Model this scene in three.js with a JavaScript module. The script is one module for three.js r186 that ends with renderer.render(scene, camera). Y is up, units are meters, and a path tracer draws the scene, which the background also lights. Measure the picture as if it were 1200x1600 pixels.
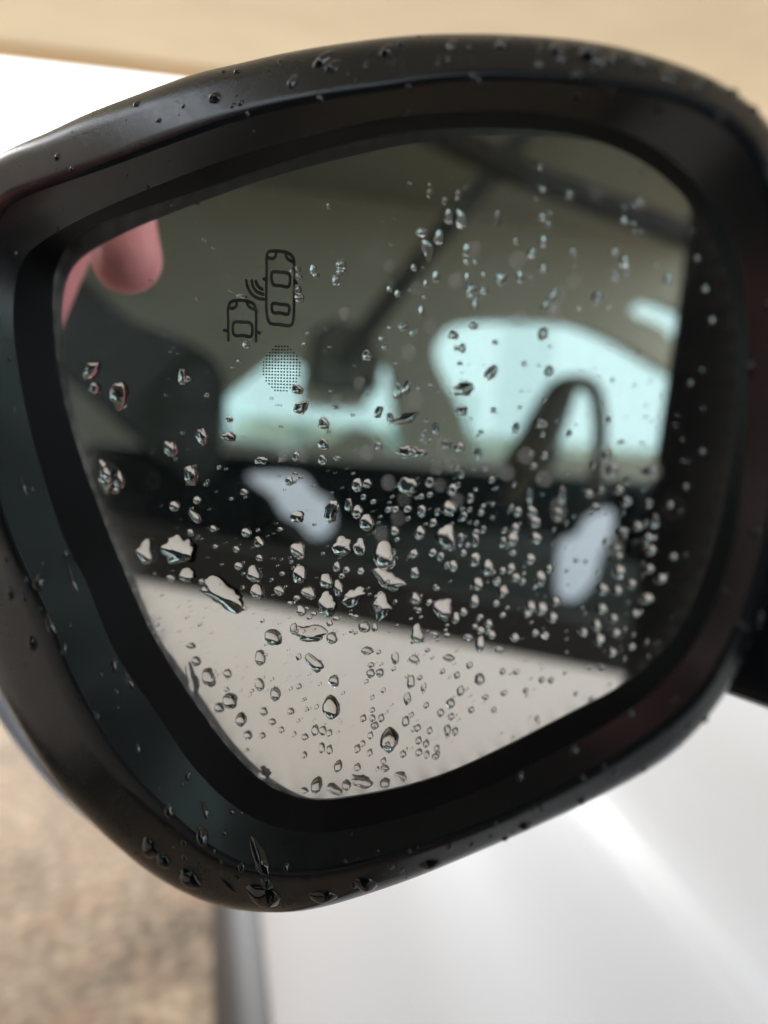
import * as THREE from 'three';
import { mergeGeometries, toCreasedNormals, mergeVertices } from 'three/addons/utils/BufferGeometryUtils.js';
import { MarchingCubes } from 'three/addons/objects/MarchingCubes.js';
import { RoundedBoxGeometry } from 'three/addons/geometries/RoundedBoxGeometry.js';
import { ImprovedNoise } from 'three/addons/math/ImprovedNoise.js';
import { MeshBVH } from 'three-mesh-bvh';

// ------------------------------------------------------------------ camera, sky, sun, exposure
const scene = new THREE.Scene();
const camera = new THREE.PerspectiveCamera(65, 768 / 1024, 0.01, 400);
camera.rotation.order = 'YXZ';
camera.position.set(0, 1.15, 0);
camera.rotation.set(THREE.MathUtils.degToRad(-12), THREE.MathUtils.degToRad(-12.6), 0);
camera.focus = 0.176;                       // on the left half of the mirror glass
camera.userData.fStop = 5.9;                // of a 27.5 mm lens: an opening of 4.7 mm

const renderer = new THREE.WebGLRenderer({ antialias: true });
renderer.setSize(768, 1024);
renderer.shadowMap.enabled = true;
renderer.toneMapping = THREE.LinearToneMapping;
renderer.toneMappingExposure = 3.5;

{ // an even overcast sky
  const W = 256, H = 128, d = new Float32Array(W * H * 4);
  for (let r = 0; r < H; r++) for (let c = 0; c < W; c++) {
    const up = Math.sin(((r + 0.5) / H - 0.5) * Math.PI), k = (r * W + c) * 4;
    const L = up > 0 ? 1.15 + 0.35 * up : 0.35;
    d[k] = L * 0.92; d[k + 1] = L * 0.985; d[k + 2] = L * 1.07; d[k + 3] = 1;
  }
  const sky = new THREE.DataTexture(d, W, H, THREE.RGBAFormat, THREE.FloatType);
  sky.mapping = THREE.EquirectangularReflectionMapping; sky.magFilter = THREE.LinearFilter; sky.needsUpdate = true;
  scene.background = sky; scene.environment = sky;
}
const sun = new THREE.DirectionalLight(new THREE.Color(1, 0.97, 0.93), 0.55);
sun.name = 'sun'; sun.position.set(-6, 4.4, -9); sun.castShadow = true; sun.shadow.radius = 36;
sun.shadow.mapSize.set(1024, 1024);
Object.assign(sun.shadow.camera, { left: -12, right: 12, top: 12, bottom: -12, near: 0.5, far: 60 });
scene.add(sun);

// ------------------------------------------------------------------ helpers
const noise = new ImprovedNoise();
const rng = (s) => () => { s = (s + 0x6d2b79f5) | 0; let t = Math.imul(s ^ (s >>> 15), 1 | s); t = (t + Math.imul(t ^ (t >>> 7), 61 | t)) ^ t; return ((t ^ (t >>> 14)) >>> 0) / 4294967296; };
const names = {};
const numbered = (n) => { const k = names[n] = (names[n] ?? -1) + 1; return k ? n + '_' + String(k).padStart(3, '0') : n; };
function tag(o, label, category, group) { o.userData = { label, category }; if (group) o.userData.group = group; return o; }
function thing(name, label, category, group) { const g = new THREE.Group(); g.name = numbered(name); scene.add(g); return tag(g, label, category, group); }
function part(name, geo, mat, parent, label) {
  const m = new THREE.Mesh(geo, mat); m.name = numbered(name); m.castShadow = m.receiveShadow = true; parent.add(m);
  if (label) m.userData.label = label;
  return m;
}
function struct(name, geo, mat) { const m = part(name, geo, mat, scene); m.userData.kind = 'structure'; return m; }
const std = (o) => new THREE.MeshStandardMaterial(o), phys = (o) => new THREE.MeshPhysicalMaterial(o);
const lin = (r, g, b) => new THREE.Color().setRGB(r, g, b);
function box(w, h, d, x, y, z, r = 0) { const g = r ? new RoundedBoxGeometry(w, h, d, 3, r) : new THREE.BoxGeometry(w, h, d); return g.translate(x, y, z); }
// a polygon given as (z, y) pairs, run out along x from x0 to x1
function alongX(pts, x0, x1, holes = [], bevel = 0) {
  const s = new THREE.Shape(pts.map(([z, y]) => new THREE.Vector2(-z, y)));
  for (const h of holes) s.holes.push(new THREE.Path(h.map(([z, y]) => new THREE.Vector2(-z, y))));
  const g = new THREE.ExtrudeGeometry(s, { depth: x1 - x0, bevelEnabled: bevel > 0, bevelSize: bevel, bevelThickness: bevel, bevelSegments: 2, steps: 1 });
  return g.rotateY(Math.PI / 2).translate(x0, 0, 0);
}
// a polygon given as (x, y) pairs, run along z from z0 to z1
function alongZ(pts, z0, z1) {
  const g = new THREE.ExtrudeGeometry(new THREE.Shape(pts.map(([x, y]) => new THREE.Vector2(x, y))), { depth: z1 - z0, bevelEnabled: false });
  return g.translate(0, 0, z0);
}
function smooth(pts, n) { return new THREE.CatmullRomCurve3(pts.map(([a, b]) => new THREE.Vector3(a, b, 0)), true, 'catmullrom', 0.5).getPoints(n).slice(0, -1).map((p) => [p.x, p.y]); }
function texture(size, repeat, fn, srgb = true) {
  const d = new Uint8Array(size * size * 4);
  for (let y = 0; y < size; y++) for (let x = 0; x < size; x++) {
    const c = fn(x / size, y / size), k = (y * size + x) * 4;
    d[k] = c[0]; d[k + 1] = c[1]; d[k + 2] = c[2]; d[k + 3] = 255;
  }
  const t = new THREE.DataTexture(d, size, size); t.wrapS = t.wrapT = THREE.RepeatWrapping; t.magFilter = THREE.LinearFilter;
  t.repeat.set(repeat, repeat); if (srgb) t.colorSpace = THREE.SRGBColorSpace; t.needsUpdate = true; return t;
}
const fbm = (x, y, z, n = 4) => { let s = 0, a = 0.5; for (let i = 0; i < n; i++, a /= 2, x *= 2.03, y *= 2.03) s += a * noise.noise(x, y, z); return s; };

// contours of the mirror in its own plane: 72 points each, x and y in millimetres from the glass centre
const GLASS_LINE = [-85.8,-8.3,-82.3,-14.7,-78.9,-20.6,-75.4,-26.3,-72,-31.8,-68.5,-37.2,-65,-42.5,-61.2,-47.7,-56.8,-52.6,-52.1,-57.3,-47.1,-62,-41.7,-66.5,-36,-70.9,-29.5,-74.7,-22.3,-77.7,-14.2,-78.1,-5.9,-76.2,2,-72.8,9.2,-69.4,15.8,-65.9,21.8,-62.3,27.4,-58.5,32.4,-54.7,37.2,-51,41.7,-47.4,46,-43.9,50.3,-40.4,54.7,-36.9,58.7,-33.2,62.1,-29,64.8,-24.4,66.7,-19.7,68.2,-14.9,69.3,-10,70,-5.2,70.5,-0.4,70.7,4.4,70.8,9.3,70.8,14.2,70.4,19.3,69.8,24.4,68.8,29.7,67.2,35,64.8,40.1,61.6,44.8,57.5,49.1,52.7,52.8,47.3,55.8,41.4,58.2,35.2,59.8,28.8,60.9,22.5,61.8,16.1,62.4,9.7,62.8,3.1,62.8,-3.4,62.6,-10.1,62.2,-17,61.5,-24,60.6,-31.4,59.5,-39.2,58.2,-47.7,57,-57.3,55.7,-68.3,54.3,-80.4,52.2,-91.5,48.1,-97,40.5,-97.4,31.3,-96.8,22.4,-95.1,13.9,-92.5,5.9,-89.3,-1.5];
const LIP_LINE = [-94.2,-8.6,-90.9,-15.9,-87.3,-22.9,-83.1,-29.4,-77.7,-35.1,-74,-41.3,-70.2,-47.4,-65.9,-53.3,-60.2,-58.2,-54.1,-62.8,-48.4,-67.8,-42.6,-73,-35.8,-77.4,-28.2,-80.7,-19.8,-82.3,-10.9,-81.8,-2.1,-79.6,6.2,-75.9,13.8,-71.9,20.7,-67.9,26.9,-63.9,32.6,-59.8,37.8,-55.7,42.7,-51.8,47.3,-48.1,51.7,-44.4,56,-40.6,60,-36.7,63.5,-32.6,66.6,-28.2,69.1,-23.6,70.9,-18.8,72.2,-14,73,-9.1,73.5,-4.4,73.6,0.4,73.6,5.1,73.6,9.8,73.4,14.6,73,19.5,72.5,24.5,71.6,29.7,70.2,34.9,67.9,39.9,64.9,44.6,61,49,56.4,52.7,51.1,55.7,45.4,58.1,39.3,59.8,33.1,61.1,26.8,62,20.5,62.7,14.1,63.1,7.7,63.2,1.1,63.1,-5.6,62.7,-12.5,62.2,-19.7,61.6,-27.3,60.8,-35.3,59.8,-43.8,58.4,-53.2,56.8,-63.6,54.9,-75.2,52.5,-87.7,49.2,-99.6,44.2,-103.8,35.4,-104.2,25.8,-102.7,16.4,-100.3,7.5,-97.7,-0.8];
const RIDGE_LINE = [-112.6,-9.8,-109.3,-18.7,-104.8,-27.1,-100,-35,-93.9,-42.1,-88.2,-49,-83.9,-56.5,-78.6,-63.6,-72.5,-70.2,-66.2,-76.7,-58.3,-81.9,-49.4,-85.8,-40.3,-89,-31.1,-91.9,-21,-92.7,-10.5,-90.4,-0.5,-86.6,8.6,-81.8,16.8,-76.9,24.1,-72.1,30.8,-67.7,36.9,-63.5,42.5,-59.2,47.6,-54.9,52.5,-50.7,57,-46.6,61.2,-42.4,65.3,-38.1,69.1,-33.8,72.2,-29.1,74.2,-24,75.8,-19,77.2,-14,78.1,-9,78.7,-4,78.9,0.9,78.9,5.8,78.8,10.7,78.6,15.6,78.2,20.7,77.7,26,77,31.5,76,37.2,74.7,43.2,72.4,49.1,68.2,53.7,62.6,57.1,56.4,59.6,49.9,61.5,43.4,63.1,36.9,64.4,30.4,65.5,23.8,66.4,17.1,66.8,10.3,66.9,3.3,67.2,-3.9,67.3,-11.4,67.3,-19.3,67,-27.6,66.4,-36.5,65.5,-46.1,64.3,-56.8,63,-69.2,61.6,-84,60.1,-100.7,57.6,-108.6,49.4,-112.6,39.5,-115,29.4,-116.1,19.2,-116,9.3,-114.8,-0.4];
const SIDE_LINE = [-151.7,-13.5,-149.8,-25.2,-146.9,-36.6,-142.9,-47.6,-137.8,-58.3,-131.3,-68.2,-123.6,-77.4,-115,-85.9,-105.8,-93.8,-95.8,-100.8,-84.1,-105.9,-72,-109.8,-59.8,-112.8,-46.9,-113.7,-33.8,-112.5,-20.9,-108.7,-8.9,-103.6,2,-96.9,11.5,-90.3,20,-84.2,27.4,-78.4,34.2,-73,40.5,-68,46.3,-63.2,51.9,-58.6,57.1,-54,62.2,-49.4,66.8,-44.6,70.5,-39.3,73.5,-33.7,75.9,-28.1,77.8,-22.4,79.1,-16.7,79.9,-11.1,80.3,-5.6,80.4,-0.1,80.3,5.3,80.2,10.8,79.9,16.3,79.4,21.9,78.9,27.8,78.2,33.9,77.1,40.2,75.7,47,73.4,53.6,68.8,59,63,63.3,56.4,66.7,49.6,69.7,42.4,72.1,35,74.1,27.5,75.8,19.8,77.3,11.9,78.6,3.8,79.5,-4.6,80.2,-13.4,80.7,-22.7,81,-32.5,81,-43.3,81.1,-54.5,80.3,-66.7,79.2,-80.5,77.9,-95.3,75.6,-113.1,73.4,-129.7,68.2,-140.1,58.6,-146.8,47.3,-150.5,35,-152.6,22.7,-153.5,10.4,-153,-1.7];
const BACK_LINE = [-165.9,-15.4,-163.9,-27.5,-160.9,-39.4,-156.7,-50.9,-151.4,-62,-144.7,-72.4,-136.7,-82.1,-127.8,-91,-118.2,-99.2,-107.9,-106.7,-95.8,-112.1,-83.2,-116.3,-70.4,-119.5,-57,-120.6,-43.3,-119.5,-29.8,-115.7,-17.2,-110.4,-5.7,-103.5,4.4,-96.7,13.3,-90.3,21.2,-84.2,28.4,-78.6,35,-73.3,41.3,-68.3,47.2,-63.4,52.8,-58.6,58.2,-53.8,63.1,-48.6,67.1,-43,70.3,-37.1,72.8,-31.1,74.9,-25.1,76.3,-19.1,77.2,-13.1,77.7,-7.2,77.8,-1.4,77.7,4.4,77.5,10.2,77.2,16.1,76.8,22.1,76.2,28.3,75.4,34.8,74.3,41.6,72.8,48.8,70.3,55.9,65.5,61.6,59.3,66.1,52.2,69.7,44.9,72.9,37.2,75.5,29.4,77.5,21.4,79.3,13.2,80.8,4.8,82.1,-3.8,83,-12.7,83.6,-22,84.2,-31.8,84.4,-42.1,84.3,-53.5,84.4,-65.2,83.4,-78.1,82.2,-92.4,80.7,-107.8,78.1,-126.4,75.7,-143.5,70.1,-154.2,60.1,-161.1,48.1,-164.9,35.3,-167,22.4,-167.9,9.6,-167.3,-3];
const CAP_LINE = [-170.4,-15.9,-175.1,-29.3,-175.3,-42.7,-173.5,-55.9,-170,-69,-164.4,-81.5,-157.1,-93.3,-145.2,-102.1,-132.7,-109.9,-119.5,-116.5,-104.6,-120.5,-89.4,-122.6,-73.4,-121.8,-59.8,-122.9,-45.9,-121.8,-32.1,-117.9,-19.3,-112.6,-7.6,-105.6,2.6,-98.6,11.7,-92.1,19.7,-86,27.1,-80.2,33.8,-74.9,40.1,-69.7,46.2,-64.8,51.9,-59.9,57.4,-55,62.4,-49.8,66.4,-44.1,69.7,-38,72.3,-32,74.4,-25.8,75.8,-19.7,76.7,-13.6,77.2,-7.6,77.4,-1.7,77.3,4.2,77.1,10.1,76.8,16.1,76.3,22.2,75.7,28.6,75,35.2,73.8,42.1,72.3,49.4,69.7,56.6,64.8,62.4,58.5,67,51.3,70.7,43.8,73.9,36,76.5,28,78.6,19.9,80.4,11.6,81.9,3.1,83.2,-5.7,84.1,-14.8,84.8,-24.3,85.4,-34.2,85.6,-44.7,85.4,-56.2,85.5,-68.2,84.5,-81.2,83.2,-95.8,81.7,-111.4,79.1,-130.3,76.6,-147.7,71,-158.5,60.7,-165.5,48.6,-169.3,35.6,-171.5,22.5,-172.4,9.5,-171.7,-3.4];
const DROPS_LOW = [ // x, y, width, height in mm, tilt in degrees, irregularity
  [-50.6,-25.7,10.5,7.3,10,2], [-62.9,-28.5,7,5.9,0,2], [-37,-34.2,12.7,5.9,-8,2], [-48.9,-31.8,5.7,2.9,20,1], [-54.1,-33.2,2.7,1.6,0,0], [-43.8,-32.4,1.7,1.3,0,0], [-77.6,-9.6,6.4,8.6,15,2], [-75.9,-8.8,4.9,4.9,0,0], [-72.6,-10.8,3.4,4.9,0,0], [-74.8,-13.1,5.9,2.3,0,0], [-30.1,-18.7,2.3,2.1,0,0], [-31,-9.5,1.9,1.5,0,0], [-45.6,-12.9,1.9,1.8,0,0], [-53,-15,2.6,2.5,0,0], [-46.2,-17,3.8,1.9,-30,1], [-47.8,-20.9,1.7,1.4,0,0], [-40.4,-19.1,1.8,1.5,0,0], [-26.4,-20.6,2.3,2.6,30,1], [-33.1,-23.1,1.6,1.4,0,0], [-39.7,-23.3,1.2,0.9,0,0], [-32.3,-26.9,2,1.8,0,0], [-27.6,-28.2,3.9,3.6,0,1], [-26.8,-32.2,3.9,3,0,1], [-26.2,-24.1,1.5,1.5,0,0], [-47.9,-7,4.2,4.6,0,2], [-54.5,-1.4,4.3,4,-40,1], [-44.4,2.3,3.7,4.2,30,2], [-35.8,2.6,3.9,2.3,0,1], [-35.7,6.6,1.6,1.2,0,0], [-82.8,16.9,6.9,3.9,20,2], [-81.6,12.2,4,2.9,0,1], [-72,10.5,5.7,5.7,-10,2], [-50.7,15.7,1.9,3.9,5,1], [-48.8,15.4,1.7,1.3,0,0], [-42.7,11.9,1.2,0.9,0,0], [-34.9,-11.5,1,0.7,0,0], [-16.5,13.9,2.6,1.9,0,1], [-15.3,10.3,2.7,4.6,-40,2], [-9.3,7,2.3,2.4,0,1], [-6.5,10.7,1.1,0.9,0,0], [4.2,10.2,1.4,2.3,-15,1], [7,9.2,1.3,1.8,0,0], [10.7,9.2,5.8,2,15,2], [8.5,14.3,1.5,3,-5,1], [10.4,15.1,1.7,2.7,-20,1], [-9.2,2.8,2.3,2.4,0,0], [-9.4,-0.5,1.8,1.9,0,0], [-5.5,0.1,1.3,0.9,0,0], [-16.4,-0.4,1.7,2.2,0,1], [4.5,3.3,1.4,1.5,0,0], [11,2.6,4.4,2.8,0,2], [-18.2,-5.9,1.8,2,0,0], [-16.7,-4.1,0.9,0.7,0,0], [-15.1,-4.8,0.7,0.6,0,0], [-15.7,-13.4,3.2,2.4,0,1], [-6.7,-11.4,2.8,5.7,-22,2], [-0.3,-5.1,2.1,2.7,0,0], [2.1,-4.6,1.9,1.7,-20,0], [1.3,-7.4,0.9,1.1,0,0], [3.8,-8.1,0.9,0.9,0,0], [0,-10.6,2.2,2.7,0,0], [2.4,-12.6,3.2,3.5,0,0], [-2.3,-9.5,1.5,2.2,0,1], [9.1,-13.5,1.7,1.7,0,0], [7.4,-9.4,1.1,1.2,0,0], [9.2,-9.1,1.1,1.2,0,0], [12,-8.7,1.3,1.3,0,0], [12.1,-10.7,0.7,0.9,0,0], [9.8,-15.2,0.8,0.8,0,0], [8.2,-6.6,0.6,0.6,0,0], [11.9,-4.4,4.4,3.1,0,2], [-20.4,-16.8,1.1,0.9,0,0], [-25.9,-2,3.7,1.7,0,2], [-15.1,-20.8,3.5,3.8,-15,1], [-3.5,-18.5,4.9,3.6,0,2], [0.9,-18.2,2.7,3.8,0,1], [6.8,-19.2,5.3,5.3,0,1], [-14.6,-26,3.2,3.7,0,1], [-19.5,-26.8,1.1,0.9,0,0], [-4.9,-23,1.3,2.2,0,0], [-3.4,-24.7,1,1.1,0,0], [-2.3,-23.3,1.3,1.4,0,0], [1.4,-23,1.3,1.4,0,0], [-7.3,-26.6,3.1,2.8,0,1], [-4.3,-27.7,2,3.3,10,0], [-11.9,-29.8,3.2,2.9,0,1], [-20.1,-30.7,2.6,2.1,0,0], [-7,-31.7,3.8,5.4,-25,2], [-0.6,-28.7,5.9,2.8,38,2], [7.9,-24.3,6.5,3.5,-20,3], [6.6,-29.3,3.8,5.1,0,2], [-15.2,-31.6,1.4,1.2,0,0], [-17.1,-33.1,1.3,0.9,0,0], [-14,-34.2,2.3,2.6,0,0], [-10.5,-34.4,1.1,1,0,0], [-11.7,-35.5,0.9,0.7,0,0], [-4.5,-34.3,1.4,1,0,0], [-6.3,-35.7,1.2,1.4,0,0], [0.4,-33,1,0.8,0,0], [2.7,-34.7,2.3,2.5,0,0], [5.2,-34.5,1.1,1.6,0,0], [-15.9,-38.8,1.8,2.6,0,0], [-21.9,-41.9,4.6,3.6,0,0], [-12.3,-39.1,7.2,3.8,5,3], [-5.6,-38.9,2.4,2.6,0,0], [-0.6,-36.4,0.8,0.7,0,0], [0.5,-36.6,0.7,0.6,0,0], [3.6,-39.9,2.6,1.7,0,1], [6.4,-39.6,0.8,0.8,0,0], [-25.5,-47.5,2.7,3.7,0,0], [-25.6,-54,2.4,2.8,0,0], [-14.4,-45,1.1,1.5,0,0], [-10,-45.5,2.8,4.4,55,1], [-4.7,-48.3,2.4,2.6,-20,0], [-14.2,-51.8,1.1,1.2,0,0], [10.5,-40,1.4,2.4,0,0], [4.7,-44.6,1.6,1.9,0,0], [6.9,-43.9,1.6,1.7,-30,0], [4.7,-42.8,1.3,1.1,0,0], [14.4,-44.2,1.4,2.7,0,0], [14.9,-39.3,2.1,1.6,0,0], [-47.5,-49.2,2.6,1.3,0,0], [-45.7,-52.7,2.6,2.3,0,0], [-41.5,-56,3.9,3.9,0,1], [-35.5,-53.6,1.9,2.2,0,0], [-35.8,-57.6,1.3,1,0,0], [-34.6,-60,4,3.5,0,1], [-38.1,-62.7,2.6,2.3,0,0], [-31.1,-64,2.9,3.2,-15,0], [-28.8,-67.2,2,2.2,-25,0], [-24.5,-66.2,1.6,1.4,0,0], [-24.3,-60.2,1.8,1.9,0,0], [-21.6,-62,1.6,1.5,0,0], [-18.9,-63.3,1.2,1.4,0,0], [-15.2,-63.4,0.8,1.2,0,0], [-12.1,-63.2,1.5,1.4,0,0], [-16.4,-58.2,1.7,1.4,0,0], [-11.9,-56.6,0.9,0.9,0,0], [-9.3,-60.9,1.5,2.5,0,0], [-20.8,-55.2,2.5,3,-20,0], [-23.6,-75.4,3.2,3.8,-20,2], [-29.2,-71.1,1.2,0.6,0,0], [-8.7,-73.8,2.6,3.6,-20,1], [-11.9,-76,1.9,1.2,0,0], [-12.2,-67.5,1.3,1.5,0,0], [-46.8,-58.5,4,7.2,18,2], [-39.3,-63.9,1.1,0.8,0,0], [-27.9,-56.1,1,0.8,0,0], [-5.2,-54.5,4.2,5,-15,0], [9.8,-58.1,4,5,-12,0], [-7.2,-60.4,1.6,2.1,0,0], [-5.5,-60.5,1.1,1.5,0,0], [-7.4,-64.5,1.3,2.2,0,0], [-5.3,-64.3,1.2,2.1,0,0], [-2.8,-67.5,1.6,2.8,-10,0], [2,-62.1,1.2,1.9,0,0], [3.3,-60.6,1,1.3,0,0], [5.2,-62.1,1,1.6,0,0], [5.2,-58.2,1,1.6,0,0], [6.2,-55.8,1.5,1.6,0,0], [5.5,-54.3,1.2,1.4,0,0], [3.2,-54.9,1.2,1.6,0,0], [7.7,-53.7,1.1,1.8,0,0], [5.4,-52.5,1,1.1,0,0], [7.9,-47.5,0.8,1.1,0,0], [5.3,-49.8,0.7,0.8,0,0], [13.6,-52.9,1.4,2.1,0,0], [14.9,-51.2,0.9,1,0,0], [16.5,-53.6,1.1,1.5,0,0], [15.5,-54.1,0.8,1.1,0,0], [19.3,-53.4,0.9,1.5,0,0], [23.3,-52.3,1.2,2.1,0,0], [25,-52.1,1,1.6,0,0], [16.8,-56.2,1.1,1.6,0,0], [18.6,-56.4,1.1,1.5,0,0], [17.1,-58.7,1.2,1.5,0,0], [18.9,-58.7,0.9,1.5,0,0], [21.1,-56.7,1,1.3,0,0], [20.9,-58.5,1.4,1.2,0,0], [13.3,-60.1,1.1,1.5,0,0], [8.7,-63,1,1.4,0,0], [9.1,-64.5,1.8,1.4,0,0], [7.2,-65.2,0.7,1,0,0], [2.2,-66.2,1.2,1.7,0,0], [3.3,-69.2,5.8,2.9,12,2], [-3.8,-73.2,3.9,2.1,0,1], [-0.5,-71.3,2.1,2.1,0,0], [9.3,-67.7,2,2,0,1], [13.1,-65.1,2.6,1.7,0,1], [13.8,-48,1.4,2.5,0,0], [23.7,-46.6,1.6,2,0,0], [17.4,-44.7,0.9,1.6,0,0], [16.4,-42.9,0.9,0.9,0,0], [18.2,-48.3,0.9,1.2,0,0], [21.6,-49.1,1.3,1.5,0,0], [24,-49.3,1.2,1.3,0,0], [25.7,-43.4,1.1,2.1,0,0], [24.7,-40.5,1,1.4,0,0]];
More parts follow.
